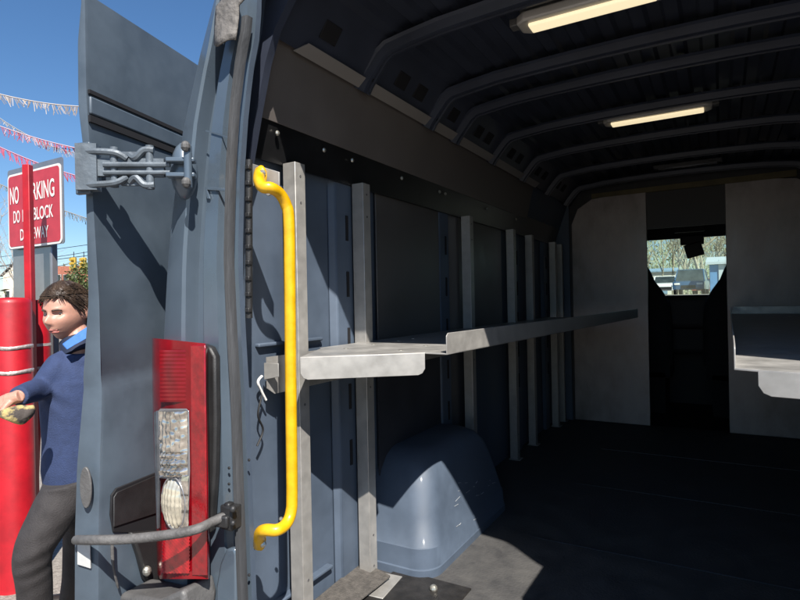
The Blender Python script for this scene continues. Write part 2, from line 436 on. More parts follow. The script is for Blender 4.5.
# floor details near the doorway
MB().box((-.83, .62, FZ + .006), (.16, .16, .006), .1).build('floor_bracket', GALV, van, bevel=.002)
cp = MB().slab([(-.90, .10, FZ + .02), (-.80, .10, FZ + .02), (-.78, .66, FZ + .02), (-.915, .68, FZ + .035)], (0, 0, .008)).build('torn_carpet_strip', mat('carpet', (.055, .050, .045), .95, 0, color2=(.10, .09, .08), vscale=50, bump=.6, bscale=200), van, bevel=.002)
pl = MB().box((-.66, .58, FZ + .004), (.30, .34, .006)).build('floor_plate', mat('plate_dark', (.035, .032, .03), .4, .4, .3, 20, bump=.2, bscale=60), van, bevel=.002)
bo = MB(); bo.ball((-.62, .68, FZ + .012), (.014, .014, .012), 12); bo.ball((-.50, .66, FZ + .004), (.006, .006, .006), 8); build_each(bo, 'bolt', BOLT, pl)

# bulkhead
xl0 = at(573, 300, Y=YB).x; xl1 = at(648, 300, Y=YB).x; xr0 = at(727, 300, Y=YB).x
zt = 2.36; zb0 = FZ + .01
print('bulkhead', xl0, xl1, xr0)
MB().slab([(xl0, YB, zb0), (xl1, YB, zb0), (xl1, YB, zt), (xl0 + .16, YB, zt - .03), (xl0 + .05, YB, zt - .10), (xl0, YB, zt - .22)], (0, .02, 0)).build('bulkhead_panel', BULK, van, bevel=.003)
MB().slab([(xr0, YB, zb0), (.86, YB, zb0), (.86, YB, zt - .22), (.80, YB, zt - .10), (.70, YB, zt - .03), (xr0, YB, zt + .01)], (0, .02, 0)).build('bulkhead_panel', BULK, van, bevel=.003)
MB().slab([(xl0 + .16, YB - .004, zt - .025), (.70, YB - .004, zt - .02), (.70, YB - .004, zt + .025), (xl0 + .16, YB - .004, zt + .01)], (0, .024, 0)).build('bulkhead_top_rail', mat('ochre_rail', (.12, .095, .04), .6, .1, .3, 6), van)
MB().box(((xl1 + xr0) / 2, YB + .022, 2.21), (xr0 - xl1 + .02, .012, .30)).build('bulkhead_header_panel', mat('header_grey', (.05, .048, .046), .6), van)
MB().box((-.88, YB + .01, 1.5), (.14, .02, 2.0)).build('bulkhead_edge_strip', INNER, van)
MB().box((.91, YB + .01, 1.5), (.10, .02, 2.0)).build('bulkhead_edge_strip', INNER, van)
MB().box((0, YB + .03, 2.5), (1.8, .02, .28)).build('bulkhead_upper_strip', BLACKP, van)
MB().box(((-.98 + xl1 - .005) / 2, YB + .036, 1.55), (xl1 - .005 + .98, .02, 2.1)).box(((.98 + xr0 + .005) / 2, YB + .036, 1.55), (.98 - xr0 - .005, .02, 2.1)).build('light_leak_plug', BLACKP, van)  # added black plates, only to stop light leaking in around the bulkhead
# cab
CABD = mat('cab_trim', (.02, .02, .022), .7)
cb = MB()
WY = 5.05
cb.box((0, 4.35, .50), (1.9, 1.5, .06)); cb.box((-.95, 4.35, 1.0), (.05, 1.5, 1.0)); cb.box((.95, 4.35, 1.0), (.05, 1.5, 1.0))
cb.box((0, 4.35, 2.30), (1.9, 1.5, .05)); cb.box((-.95, WY - .05, 1.9), (.06, .10, .8)); cb.box((.95, WY - .05, 1.9), (.06, .10, .8))
cb.box((-.95, 3.72, 1.9), (.06, .25, .8)); cb.box((.95, 3.72, 1.9), (.06, .25, .8))
cb.box((0, WY + .02, .95), (1.9, .04, 1.0)); cb.box((0, WY - .15, .9), (1.8, .04, .9)); cb.build('cab_lining', CABD, van)
zw1 = at(690, 238, Y=WY).z; zw0 = at(690, 298, Y=WY).z
MB().box((0, WY, (zw1 + 2.34) / 2), (1.9, .05, 2.34 - zw1)).build('windscreen_header', CABD, van, bevel=.01)
d_ = MB(); d_.box((0, WY - .25, zw0 - .25), (1.85, .5, .5)); d_.box((.02, WY - .5, zw0 - .12), (.5, .2, .3)); d_.build('dashboard', CABD, van, bevel=.05, seg=3)
for sx_ in (-.24, .30):
    pass
# steering wheel, screen glow bits kept dark
# seats: silhouettes either side of the doorway
for px_, nm in ((640, 'seat'), (739, 'seat')):
    c = at(px_, 330, Y=4.35); sgn = -1 if px_ < 690 else 1
    s_ = MB(); bx = c.x
    rows = []
    for z, hw in [(.95, .26), (1.3, .26), (1.45, .25), (1.51, .235), (1.60, .185), (1.68, .13), (1.76, .10), (1.81, .075), (1.83, .02)]:
        rows.append([Vector((bx + hw * math.cos(a), 4.35 + .07 * math.sin(a) + (z - 1) * .0, z)) for a in [2 * math.pi * q / 20 for q in range(21)]])
    s_.grid(rows); s_.box((bx, 4.55, .92), (.48, .5, .16)); s_.box((bx, 4.5, .70), (.4, .4, .36))
    s_.build('seat', SEATM, van, smooth=60)
# mirror and sensor block under the windscreen header
mp = at(693, 240, Y=WY - .12)
mr = MB(); mr.box(at(694, 250, Y=WY - .14), (.15, .03, .13), Matrix.Rotation(R(-14), 3, 'Y')); mr.box(at(692, 240, Y=WY - .10), (.20, .05, .09)); mr.box(at(689, 228, Y=WY - .10), (.26, .06, .08))
mr.build('rear_view_mirror', BLK, van, bevel=.01)
# windscreen glass
gm = bpy.data.materials.new('windscreen_glass'); gm.use_nodes = True; n = gm.node_tree.nodes; l = gm.node_tree.links
n.remove(n['Principled BSDF']); tr = n.new('ShaderNodeBsdfTransparent'); tr.inputs[0].default_value = (.86, .93, .90, 1)
gl = n.new('ShaderNodeBsdfGlossy'); gl.inputs['Roughness'].default_value = .03; mx = n.new('ShaderNodeMixShader'); mx.inputs[0].default_value = .06
l.new(tr.outputs[0], mx.inputs[1]); l.new(gl.outputs[0], mx.inputs[2]); l.new(mx.outputs[0], n['Material Output'].inputs[0])
MB().box((0, WY + .02, (zw0 + zw1) / 2), (1.84, .006, zw1 - zw0 + .1)).build('windscreen', gm, van)
# bonnet and wheels so that the van stands
MB().slab([(0 - 1, 5.08, .5), (0 - 1, 5.08, zw0 - .02), (-1, 5.85, zw0 - .28), (-1, 6.05, .95), (-1, 6.05, .35), (-1, 5.08, .35)], (2, 0, 0)).build('bonnet', PAINT, van, bevel=.05, seg=3)
for xx in (-.9, .9):
    for yy in (1.2, 5.2):
        o = MB().tube([(xx - .11, yy, .34), (xx + .11, yy, .34)], .34, 32).build('wheel', BLACKP, van, smooth=30)
        MB().tube([(xx - .115, yy, .34), (xx + .115, yy, .34)], .2, 24).build('rim', GALV, o, smooth=30)

# weatherstrip
sp = []
for py in range(26, 640, 14):
    zz = at(240, py, Y=0).z; sp.append(Vector((xs_(zz) + .004, -.012, zz)))
sw_ = .0098
sec = [(-sw_, .0), (-sw_, -.016), (-sw_ * .55, -.021), (-sw_ * .3, -.015), (0, -.022), (sw_ * .3, -.015), (sw_ * .6, -.021), (sw_, -.014), (sw_, .0)]
ws = MB(); k = len(sec)
for p in sp: ws.v += [tuple(p + Vector((a, b, 0))) for a, b in sec]
for i in range(len(sp) - 1):
    for j in range(k): ws.f.append((i * k + j, i * k + (j + 1) % k, (i + 1) * k + (j + 1) % k, (i + 1) * k + j))
ws.f.append(tuple(range(k))); ws.build('weatherstrip', SEAL, van, smooth=35)
# slotted black strip inside the seal
pl = MB(); sl = MB()
for i in range(26):
    p = at(247, 168 + i * 5.6, Y=.035); pass
a_, b_ = at(249, 160, Y=.03), at(249, 318, Y=.03)
MB().tube([a_, lerp(a_, b_, .5) , b_], .009, 8).build('edge_strip', BLACKP, van, smooth=60)
for i in range(10):
    p = lerp(a_, b_, (i + .5) / 10); sl.box(p + Vector((.004, -.006, 0)), (.014, .012, .012))
build_each(sl, 'strip_clip', BLACKP, van, bevel=.002)
# folded trim flap at the top of the pillar
tp = MB(); rows = []
for i in range(9):
    t = i / 8; row = []
    for j in range(9):
        u = j / 8; p = at(lerp(217, 240, u) + 4 * (1 - t) + (8 if t < .3 else 0) * (1 - t), lerp(-14, 46 + 4 * math.sin(u * 5), t), Y=-.035)
        row.append(p + Vector((0, -.01 + .005 * noise.noise(Vector((u * 3, t * 2.5, 1))) - .012 * t * math.sin(u * 3.1), 0)))
    rows.append(row)
tp.grid(rows).build('trim_flap', mat('flap_rubber', (.13, .12, .11), .7, 0, .3, 30, bump=.5, bscale=60), van, smooth=60, solid=.004)

# pillar bolts & holes
hl = MB()
for px_, py_ in ((229, 468), (229, 484), (249, 460), (249, 575)):
    hl.ball(at(px_, py_, Y=-.018), (.004, .003, .004), 8)
build_each(hl, 'bolt_hole', BLK, van)

# ---------------- tail light
def lens_poly(pts, y): return [at(px, py, Y=y) for px, py in pts]
tl = MB(); rows = []
prof = [(152, .035), (152.5, -.035), (154, -.055), (158, -.068), (165, -.078), (175, -.084), (190, -.086), (200, -.084), (206, -.077), (207.5, -.06), (207.8, -.02)]
for py, dl, dr in ((338, 0, -1), (341, 0, 0), (380, 0, 0), (430, 1, 1), (480, 3, 2), (530, 4, 2), (574, 5, 2), (579, 7, 2)):
    rows.append([at(px + (dl if px < 180 else dr) * (1 if px < 180 else 1), py + (px - 152) * (.10 if py < 345 else 0), Y=yy) for px, yy in prof])
tl.grid(rows)
for r_ in (rows[0], rows[-1]):
    o = len(tl.v); tl.v += [tuple(p) for p in r_]; tl.f.append(tuple(range(o, o + len(r_))))
tail = tl.build('tail_light', REDL, van, smooth=40)
MB().slab(lens_poly([(158.5, 411), (161, 408.5), (187, 408.5), (189.5, 411), (190.5, 470), (188.5, 534), (184, 531), (180, 480), (160, 478)], -.086), (0, -.003, 0)).build('reversing_lens_rim', GREYM, tail, bevel=.002)
rn_ = random.Random(5); rows = []
for i in range(61):
    py = lerp(411, 476, i / 60); row = []
    for k_ in range(25):
        px = lerp(161, 187.5, k_ / 24); u_, v_ = k_ / 24 * 2 - 1, i / 60
        dome = .010 * math.sqrt(max(0, 1 - u_ * u_)) if v_ < .62 else .010 * math.sqrt(max(0, 1 - u_ * u_)) * abs(math.sin((v_ - .62) * 26))
        row.append(at(px, py, Y=-.0895) + Vector((0, -dome - .0016 * math.sin(k_ * 1.57) - .004 * noise.noise(Vector((k_ * .32, i * .22, 0))) - (.002 if 0 < k_ < 24 else 0), 0)))
    rows.append(row)
MB().grid(rows).build('reversing_lens', CLRL, tail, smooth=60)
rows = [[at(px, lerp(476, 532, i / 12), Y=-.0895) + Vector((0, -.003 * abs(math.sin(i * 1.3)), 0)) for px in (182, 184.5, 187, 189)] for i in range(13)]
MB().grid(rows).build('reversing_lens', CLRL, tail, smooth=14)
MB().slab(lens_poly([(156, 412), (159.5, 410), (161, 478), (160.5, 528), (159, 528), (157.5, 478)], -.080), (0, -.008, 0)).build('smoked_lens', mat('smoked_lens', (.07, .075, .085), .12, .3, .3, 20, coat=.6), tail, bevel=.002)
RG = MB(); rows = [[at(lerp(163, 190, k_ / 16), lerp(534, 573, i / 22), Y=-.0885) + Vector((0, -.0028 * ((i + k_) % 2) - (.001 if 0 < k_ < 16 else 0), 0)) for k_ in range(17)] for i in range(23)]
RG.grid(rows).build('red_reflector', mat('red_reflector', (.42, .006, .012), .12, .3, .5, 30, coat=1), tail, smooth=10)
RG = MB(); rows = [[at(lerp(160, 188, k_ / 6), lerp(350, 402, i / 26), Y=-.0885 + .004 * abs(k_ - 3) / 3) + Vector((0, -.0007 * (i % 2), 0)) for k_ in range(7)] for i in range(27)]
RG.grid(rows).build('ribbed_lens', REDL, tail, smooth=10)
MB().slab(lens_poly([(191.5, 345), (206, 345), (208, 575), (193, 575)], -.084), (0, -.004, 0)).build('outer_lens', REDD, tail, bevel=.003)
b = MB(); b.ball(at(174.5, 503, Y=-.080), (.044, .020, .066), 90)
b.v = [tuple(Vector(v) + Vector((0, - .0014 * math.sin(v[0] * 520) - .0005 * math.sin(v[2] * 300), 0))) for v in b.v]; b.build('round_lamp', CHROME, tail, smooth=70)
tr_ = MB(); cc = at(174.5, 503, Y=-.088); tr_.tube([cc + Vector((.044 * math.cos(a), -.002, .066 * math.sin(a))) for a in [2 * math.pi * q / 32 for q in range(33)]], .003, 6); tr_.build('lamp_bezel', GREYM, tail, smooth=60)
# black housing trim to the right of the light
MB().slab(lens_poly([(207, 343), (216, 346), (221, 356), (222, 420), (221, 470), (217, 530), (208, 532)], -.02), (0, -.022, 0)).build('lamp_surround', BLACKP, van, bevel=.006)
# bumper corner step below the light
st_ = MB(); st_.slab(lens_poly([(151, 582), (153, 577), (190, 583), (214, 572), (218, 590), (216, 610), (190, 625), (151, 618)], -.02), (0, -.10, 0)); st_.build('bumper_corner', PLASTG, van, bevel=.012, seg=3)
# black lock pressing (upper) at right of surround
MB().slab(lens_poly([(222, 583), (226, 560), (232, 546), (240, 545), (242, 552), (242, 640), (222, 640)], -.012), (0, -.02, 0)).build('pillar_pressing', PAINT, van, bevel=.006)

# ---------------- rear door (folded back against the side)
P0 = Vector((-1.122, -.19, 0)); U = Vector((-.258, .966, 0)).normalized(); N = Vector((.966, .258, 0)).normalized()
def dp(px, py, off=0): return onp(px, py, P0 + N * off, N)
LED = [(at(px, py, d=1.4).z, w_) for px, py, w_ in [(92, -10, .012), (92, 40, .028), (90, 110, .030), (95, 165, .022), (95, 300, .037), (97, 400, .064), (96, 470, .076), (94, 535, .078), (92, 640, .078)]]
drx = [(at(92, py, d=1.4).z, o_) for py, o_ in [(-10, 0), (100, .0), (150, .008), (300, .026), (390, .026), (460, .014), (535, .004), (600, 0)]]
zd1 = 2.352; zd0 = .36
ZCR = at(100, 385, d=1.4).z
rows = []
for i in range(141):
    z = zd0 + (zd1 - zd0) * i / 140; e = interp(LED, z); s0 = interp(drx, z)
    row = []
    for s_, o_ in [(.03, -e), (.004, -e), (-.0, -e + .004), (.0, -.012), (.002, -.003), (.010, .0), (.20, .002), (.40, .004), (.6, .003), (.75, 0), (.78, -.01), (.78, -.05)]:
        row.append(P0 + U * (s_ + s0) + N * (o_ - .003 * math.cos(z * 3) - (.012 / (1 + math.exp(-(z - ZCR) / .007)) if 0 < s_ < .77 else 0) * min(1, s_ / .01) * math.exp(-max(0, z - ZCR) / .35)) + Vector((0, 0, z)))
    rows.append(row)
db = MB().grid(rows)
# back skin
q = len(db.v); a0, b0 = rows[0], rows[-1]
db.v += [tuple(p) for p in (a0[0], a0[-1], b0[-1], b0[0])]; db.f.append((q, q + 1, q + 2, q + 3))
for r_ in (rows[0], rows[-1]):
    o = len(db.v); db.v += [tuple(p) for p in r_]; db.f.append(tuple(range(o, o + len(r_))))
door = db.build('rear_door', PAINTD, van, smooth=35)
tag(door, 'left rear door swung right round beside the van')
# inner stepped edge of the door (thicker flange facing the rear)
def dstrip(z, h, proud=.004, s0=.004, s1=.76, sink=.004):
    c = P0 + U * ((s0 + s1) / 2) + N * ((proud - sink) / 2) + Vector((0, 0, z)); return MB().box(c, (s1 - s0, proud + sink, h), math.atan2(U.y, U.x))
zg = at(93, 91, d=1.4).z
dstrip(zg, .010, .003).build('groove_strip', BLKH, door)  # raised black strip standing in for a pressed groove
zg2 = at(93, 118, d=1.4).z
dstrip(zg2, .017, .003).build('groove_strip', BLKH, door)
dstrip((zg + zg2) / 2, .045, .005).build('door_moulding', PAINTD, door, bevel=.004)
zm = at(100, 389, d=1.4).z
# black recess, catch and hanging strap on the lower door
rc = MB().slab([dp(110, 495, .004), dp(115, 488, .004), dp(160, 470, .004), dp(185, 465, .004), dp(185, 535, .004), dp(128, 533, .004), dp(112, 532, .004), dp(109, 515, .004)], N * .006)
rc = rc.build('lower_recess', BLKH, door, bevel=.002)
MB().slab([dp(113, 497, .010), dp(116, 492, .010), dp(160, 473, .010), dp(160, 512, .010), dp(113, 527, .010)], N * .004).build('recess_cover', BLACKP, rc, bevel=.002)
MB().slab([dp(126, 532, .004), dp(152, 530, .004), dp(157, 545, .004), dp(170, 575, .004), dp(160, 588, .004), dp(146, 585, .004), dp(140, 578, .004), dp(134, 555, .004)], N * .02).build('catch_plate', BLACKP, door, bevel=.006)
MB().ball(dp(147, 571, .03), (.012, .012, .014), 12).build('catch_bolt', BOLT, door)
MB().tube(smooth_path([dp(112, 540, .02), dp(113, 565, .022), dp(118, 588, .02)]), [.004] * 6 + [.003] * 6 + [.002], 6).build('rubber_tail', RUB, door, smooth=60)
# oval plug, label on the hinge edge
def ept(px, py): return onp(px, py, P0 - U * .004, U)
ov = MB(); cc = ept(87, 487)
Nn = -N
pts = [cc + Nn * 0 + (N * .028 * math.cos(a)) * .62 + Vector((0, 0, .052 * math.sin(a))) for a in [2 * math.pi * q / 28 for q in range(28)]]
ov.slab(pts, -U * .006); ov.build('oval_plug', PLASTG, door, bevel=.002)
MB().slab([ept(78, 536), ept(90, 538), ept(91, 568), ept(78, 564)], -U * .002).build('edge_label', PAPER, door)
# hinge
hg = MB()
hz = at(140, 168, d=1.4).z
ep = lambda px, py, t: lerp(P0 + Vector((0, 0, 0)), Vector((-.88, -.04, 0)), t)
HA = Vector((-1.125, -.205, hz)); HB = at(176, 168, Y=-.07)
axis = (HB - HA); 
for dz in (-.045, .038):
    hg.tube(smooth_path([HA + Vector((0, 0, dz)), lerp(HA, HB, .18) + Vector((-.0, -.015, dz)), lerp(HA, HB, .42) + Vector((-.0, -.018, dz * .9)), lerp(HA, HB, .5) + Vector((0, -.008, dz * .55))], 5), .0085, 8)
hg.tube([lerp(HA, HB, .30) + Vector((0, -.02, .004)), lerp(HA, HB, .98) + Vector((0, -.012, .006))], .007, 8)
hg.tube([lerp(HA, HB, .30) + Vector((0, -.02, -.016)), lerp(HA, HB, .98) + Vector((0, -.012, -.014))], .006, 8)
ang = math.atan2(axis.y, axis.x)
hg.box(lerp(HA, HB, .52), (.16, .016, .045), ang)
hg.box(lerp(HA, HB, .06), (.05, .03, .115), ang)
for t, hh in ((.36, .05), (.74, .055)):
    p = lerp(HA, HB, t) + Vector((0, -.006, 0)); hg.tube([p + Vector((0, 0, -hh)), p + Vector((0, 0, hh))], .010, 12)
for dz in (-.045, .042):
    hg.tube(smooth_path([lerp(HA, HB, .5) + Vector((0, 0, dz * .8)), lerp(HA, HB, .6) + Vector((0, -.01, dz * .55)), lerp(HA, HB, .7) + Vector((0, -.012, dz)), lerp(HA, HB, .80) + Vector((0, -.01, dz))], 5), .009, 8)
hg.box(lerp(HA, HB, .5) + Vector((0, .002, .03)), (.09, .010, .02), ang); hg.box(lerp(HA, HB, .56) + Vector((0, .002, -.034)), (.07, .010, .022), ang)
hinge = hg.build('hinge', mat('hinge_steel', (.095, .115, .135), .5, .15, .2, 20, bump=.2, bscale=60), van, bevel=.003)
hb = MB(); hb.ball(HB + Vector((-.012, .035, 0)), (.034, .034, .075), 20)
hb.box(HB + Vector((.02, .0, .016)), (.07, .028, .012), ang); hb.box(HB + Vector((.02, .0, -.022)), (.07, .028, .012), ang)
hb.tube([HB + Vector((.045, -.0, -.058)), HB + Vector((.045, .0, .052))], .010, 10)
hb.build('hinge_mount', PAINT, hinge, bevel=.003)
bb = MB()
for dz in (-.045, .045): bb.ball(HB + Vector((.05, -.01, dz)), (.012, .012, .014), 10)
build_each(bb, 'bolt', PLASTG, hinge)
MB().box(P0 - N * .010 + Vector((0, 0, hz)) - U * .006, (.012, .045, .13), math.atan2(U.y, U.x)).build('hinge_plate', PAINTD, hinge, bevel=.003)

# check strap
pts = [ept(80, 538) - U * .012, at(95, 540, Y=-.235), at(120, 539.5, Y=-.21), at(150, 537, Y=-.18), at(180, 533, Y=-.15), at(200, 528, Y=-.12), at(214, 521, Y=-.08), at(226, 516, Y=-.05)]
stp = MB(); pth = smooth_path(pts, 6); ks = len(pth)
stp.tube(pth, .0115, 10)
strap = stp.build('check_strap', RUB, van, smooth=60)
bk = MB(); bk.box(at(231, 516, Y=-.04), (.040, .035, .06)); bk.box(at(229, 506, Y=-.045), (.018, .02, .02)); bk.box(at(224, 520, Y=-.055), (.04, .03, .03), R(10)); bk.ball(at(233, 509, Y=-.062), .009, 10); bk.ball(at(233, 523, Y=-.062), .007, 10)
bk.build('strap_bracket', BLACKP, strap, bevel=.005)

# grab handle
bp = []
for px, py, yy in [(260, 172, .045), (259, 180, .0), (263, 187, -.01), (271, 188, .0), (280, 194, .03), (286, 205, .05), (289, 222, .055), (290, 300, .055), (291, 400, .055), (292, 490, .055), (291, 512, .05), (286, 524, .03), (277, 530, .0), (266, 530, -.01), (260, 533, .0), (259, 545, .03)]:
    bp.append(at(px, py, Y=yy))
gh = MB(); gh.tube(smooth_path(bp, 6), .0145, 16)
handle = gh.build('grab_handle', YEL, van, smooth=60)
pd = MB()
for px, py in ((261, 177), (260, 539)):
    c = at(px, py, Y=.03); pd.ball(c, (.018, .012, .030), 16)
build_each(pd, 'handle_foot', YEL, handle, smooth=60)
MB().slab([at(250, 163, Y=.05), at(279, 172, Y=.05), at(279, 190, Y=.05), at(268, 196, Y=.05), at(253, 186, Y=.05)], (0, .004, 0)).build('handle_bracket', GALVS, handle, bevel=.001)
bb = MB(); bb.ball(at(262.5, 173, Y=.02), (.009, .008, .009), 8); bb.ball(at(263, 544, Y=.02), (.009, .008, .009), 8); bb.ball(at(281, 519, Y=.1), (.006, .006, .006), 8); build_each(bb, 'bolt', BOLT, handle)
# small latch and dangling wire under the shelf on the wall
MB().tube(smooth_path([at(262, 376, X=-.9), at(258, 382, X=-.9), at(262, 392, X=-.9), at(266, 400, X=-.9)]), .004, 6).build('wire_loop', WHITE, van, smooth=60)
MB().tube(smooth_path([at(262, 395, X=-.9), at(258, 415, X=-.9), at(263, 430, X=-.9), at(257, 446, X=-.9)]), .003, 6).build('hanging_wire', BLK, van, smooth=60)

# =================================================================== SHELVING
SZ = 1.388
def shelf(sgn, xf, yn, xc, name, label, SZ=1.41, fh=.062, lh=.056, corner=None, far=None, wy=.40):
    """sgn -1 left; xf = front edge X, yn = start of the front edge, xc = outer end of the diagonal"""
    t = thing(name, label, 'shelf', (sgn * .7, 1.9, FZ))
    xw = sgn * .885
    cx_, cy_ = corner
    fx_, fy_ = far
    pl_ = [(xw, wy + .02, SZ), (xw + -sgn * .02, wy, SZ), (xc[0], xc[1], SZ), (cx_, cy_, SZ), (xf, yn, SZ), (fx_, fy_, SZ), (xw, fy_, SZ)]
    tray = MB().slab(pl_, (0, 0, -.004)).build('shelf_tray', GALVS, t, bevel=.001)
    # end flange
    a = Vector((xc[0], xc[1], SZ - .001)); b = Vector((cx_, cy_ - .002, SZ - .001)); dn = Vector((0, 0, -fh))
    e = (b - a).normalized(); out = Vector((e.y, -e.x, 0)); out = out if out.y < 0 else -out
    poly = [a, b, b + dn + Vector((0, 0, .018)), b + dn - e * .008 + Vector((0, 0, .005)), b + dn - e * .02, a + dn + e * .02, a + dn + e * .008 + Vector((0, 0, .005)), a + dn + Vector((0, 0, .018))]
    MB().slab(poly, out * .003).build('end_flange', GALVS, t, bevel=.001)
    # front lip with chamfered start
    lip = [(xf, yn, SZ - .004), (fx_, fy_, SZ - .004), (fx_, fy_, SZ + lh), (xf, yn + .01, SZ + lh), (xf, yn, SZ + lh - .008)]
    MB().slab(lip, (sgn * .003, 0, 0)).build('front_lip', GALV, t, bevel=.001)
    # rear bracket end and wall rail under the tray
    MB().slab([(xw - sgn * .004, .17, SZ - .006), (xw - sgn * .004, fy_, SZ - .006), (xw - sgn * .004, fy_, SZ - .115), (xw - sgn * .004, .2, SZ - .115), (xw - sgn * .004, .17, SZ - .095)], (-sgn * .003, 0, 0)).build('back_rail', GALV, t)
    MB().slab([(xw, .165, SZ - .022), (xw - sgn * .05, .17, SZ - .022), (xw - sgn * .05, .17, SZ - .06), (xw, .165, SZ - .07)], (0, .003, 0)).build('end_bracket', GALVS, t, bevel=.001)
    h = MB()
    for yy in (.42, .58, .75, .86, 1.3, 1.7, 2.3, 2.8):
        for xx in (.78, .58):
            h.tube([(sgn * xx, yy, SZ - .001), (sgn * xx, yy, SZ + .0015)], .008, 12)
    build_each(h, 'fixing', BOLT, t, smooth=40)
    return t
SZ = 1.41
lf = at(638, 317, Z=SZ); lc = at(447, 353.5, Z=SZ); l1 = at(425, 352.5, Z=SZ); l0 = at(300, 357, Z=SZ); print('left shelf', lc, l1, l0)
lsh = shelf(-1, lc.x, lc.y, (l0.x, l0.y), 'wall_shelf', 'long bare metal shelf with yellow handle before it, on the left wall', corner=(l1.x, l1.y), far=(lf.x, lf.y))
ups = [(-.865, .293, .046), (-.865, .655, .046), (-.865, 1.62, .046), (-.865, 2.30, .046), (-.865, 2.68, .046), (-.865, 3.28, .046), (-.865, 3.48, .03)]
for x, y, wd in ups:
    u_ = MB(); th = .004; h0 = FZ + .002; hh = 1.98 - h0
    # open channel: web facing the cargo space, flanges to the wall
    u_.slab([(x + .02, y - wd / 2, h0), (x + .02, y + wd / 2, h0), (x - .028, y + wd / 2, h0), (x - .028, y + wd / 2 - th, h0), (x + .02 - th, y + wd / 2 - th, h0), (x + .02 - th, y - wd / 2 + th, h0), (x - .028, y - wd / 2 + th, h0), (x - .028, y - wd / 2, h0)], (0, 0, hh))
    up1 = u_.build('upright', GALV, lsh, bevel=.0015)
    hl = MB()
    for zz_ in (1.94, 1.86, 1.25, .72, .61): hl.tube([(x + .019, y + .0, zz_), (x + .0212, y, zz_)], .004, 8)
    build_each(hl, 'screw', PLASTG, up1)
    MB().box((x, y, FZ + .008), (.07, wd + .02, .006)).build('foot_plate', GALV, up1, bevel=.001)
SR = 1.42; r0_ = at(734, 368, Z=SR); r1_ = at(758, 370, Z=SR); r2_ = at(800, 372.5, Z=SR); r3_ = r1_ + (r2_ - r1_) * 4; print('right shelf', r0_, r1_, r2_, r3_)
rsh = shelf(1, r0_.x, r0_.y, (r3_.x, r3_.y), 'wall_shelf', 'bare metal shelf with a bright sunlit end, on the right wall beside the doorway', SZ=SR, fh=.045, lh=.045, corner=(r1_.x, r1_.y), far=(.30, 3.44))
MB().slab([(.30, 3.40, SR), (.88, 3.40, SR), (.88, 3.40, SR + .05), (.32, 3.40, SR + .05)], (0, .004, 0)).build('far_flange', GALV, rsh, bevel=.001)
for y in (.35, .775, 1.69, 2.3, 3.28):
    MB().box((.868, y, (FZ + 1.98) / 2), (.04, .046, 1.98 - FZ)).build('upright', GALV, rsh, bevel=.002)

# =================================================================== CEILING LIGHTS
for i, (px, py, zz_, hl_, lab) in enumerate(((590, 11, 2.405, .215, 'nearest bright ceiling lamp, cut by the top of the photo'), (656, 117, 2.405, .235, 'farther lit ceiling lamp hanging before the ribbed roof'))):
    c = at(px, py, Z=zz_)
    t = thing('ceiling_light', lab, 'ceiling light', tuple(c), 'strip lamps under the van roof')
    fr = MB(); fr.slab([c + Vector(p) for p in [(-hl_, -.03, 0), (-hl_ + .025, -.052, 0), (hl_ - .025, -.052, 0), (hl_, -.03, 0), (hl_, .03, 0), (hl_ - .025, .052, 0), (-hl_ + .025, .052, 0), (-hl_, .03, 0)]], (0, 0, .03)); fr.build('housing', LAMPW, t, bevel=.006)
    df = MB(); df.box(c + Vector((0, 0, -.004)), ((hl_ - .035) * 2, .055, .012)); df.build('diffuser', LAMPE, t, bevel=.005, seg=3)
    bk = MB(); bk.box(c + Vector((-hl_ - .012, 0, .02)), (.03, .04, .025)); bk.box(c + Vector((hl_ + .012, 0, .02)), (.03, .04, .025)); bk.box(c + Vector((0, 0, .045)), (hl_ * 1.9, .06, .03)); bk.build('mount', PLASTG, t, bevel=.004)
c = at(687, 164, Y=3.3)
t = thing('ceiling_light', 'unlit grey strip lamp above the bulkhead doorway', 'ceiling light', tuple(c), 'strip lamps under the van roof')
MB().box(c, (.42, .05, .03)).build('housing', PLASTG, t, bevel=.006); MB().box(c + Vector((0, -.004, -.016)), (.36, .035, .01)).build('diffuser', GREYM, t, bevel=.003)

# =================================================================== BOLLARD, POST, SIGN
base = at(17, 586, Z=0.0); bd = (base - CAM).dot(FW)
t = thing('bollard', 'thick round red bollard with two silver bands, in front of the sign', 'bollard', (base.x, base.y, 0))
topz = at(10, 298, d=bd).z
bm_ = MB(); rr = .098
prof = [(rr + .004, 0), (rr, .02), (rr, topz - .03), (rr - .006, topz - .012), (rr - .02, topz), (0.002, topz + .004)]
rows = [[Vector((base.x + r_ * math.cos(a), base.y + r_ * math.sin(a), z)) for a in [2 * math.pi * q / 40 for q in range(41)]] for r_, z in prof]
bm_.grid(rows).build('post_body', REDP, t, smooth=50)
for py in (348, 373):
    z = at(10, py, d=bd - .09).z
    rows = [[Vector((base.x + (rr + .002) * math.cos(a), base.y + (rr + .002) * math.sin(a), z + dz + .004 * math.sin(a * 3))) for a in [2 * math.pi * q / 40 for q in range(41)]] for dz in (-.010, .010)]
    MB().grid(rows).build('silver_band', TAPE, t, smooth=60, solid=.002)
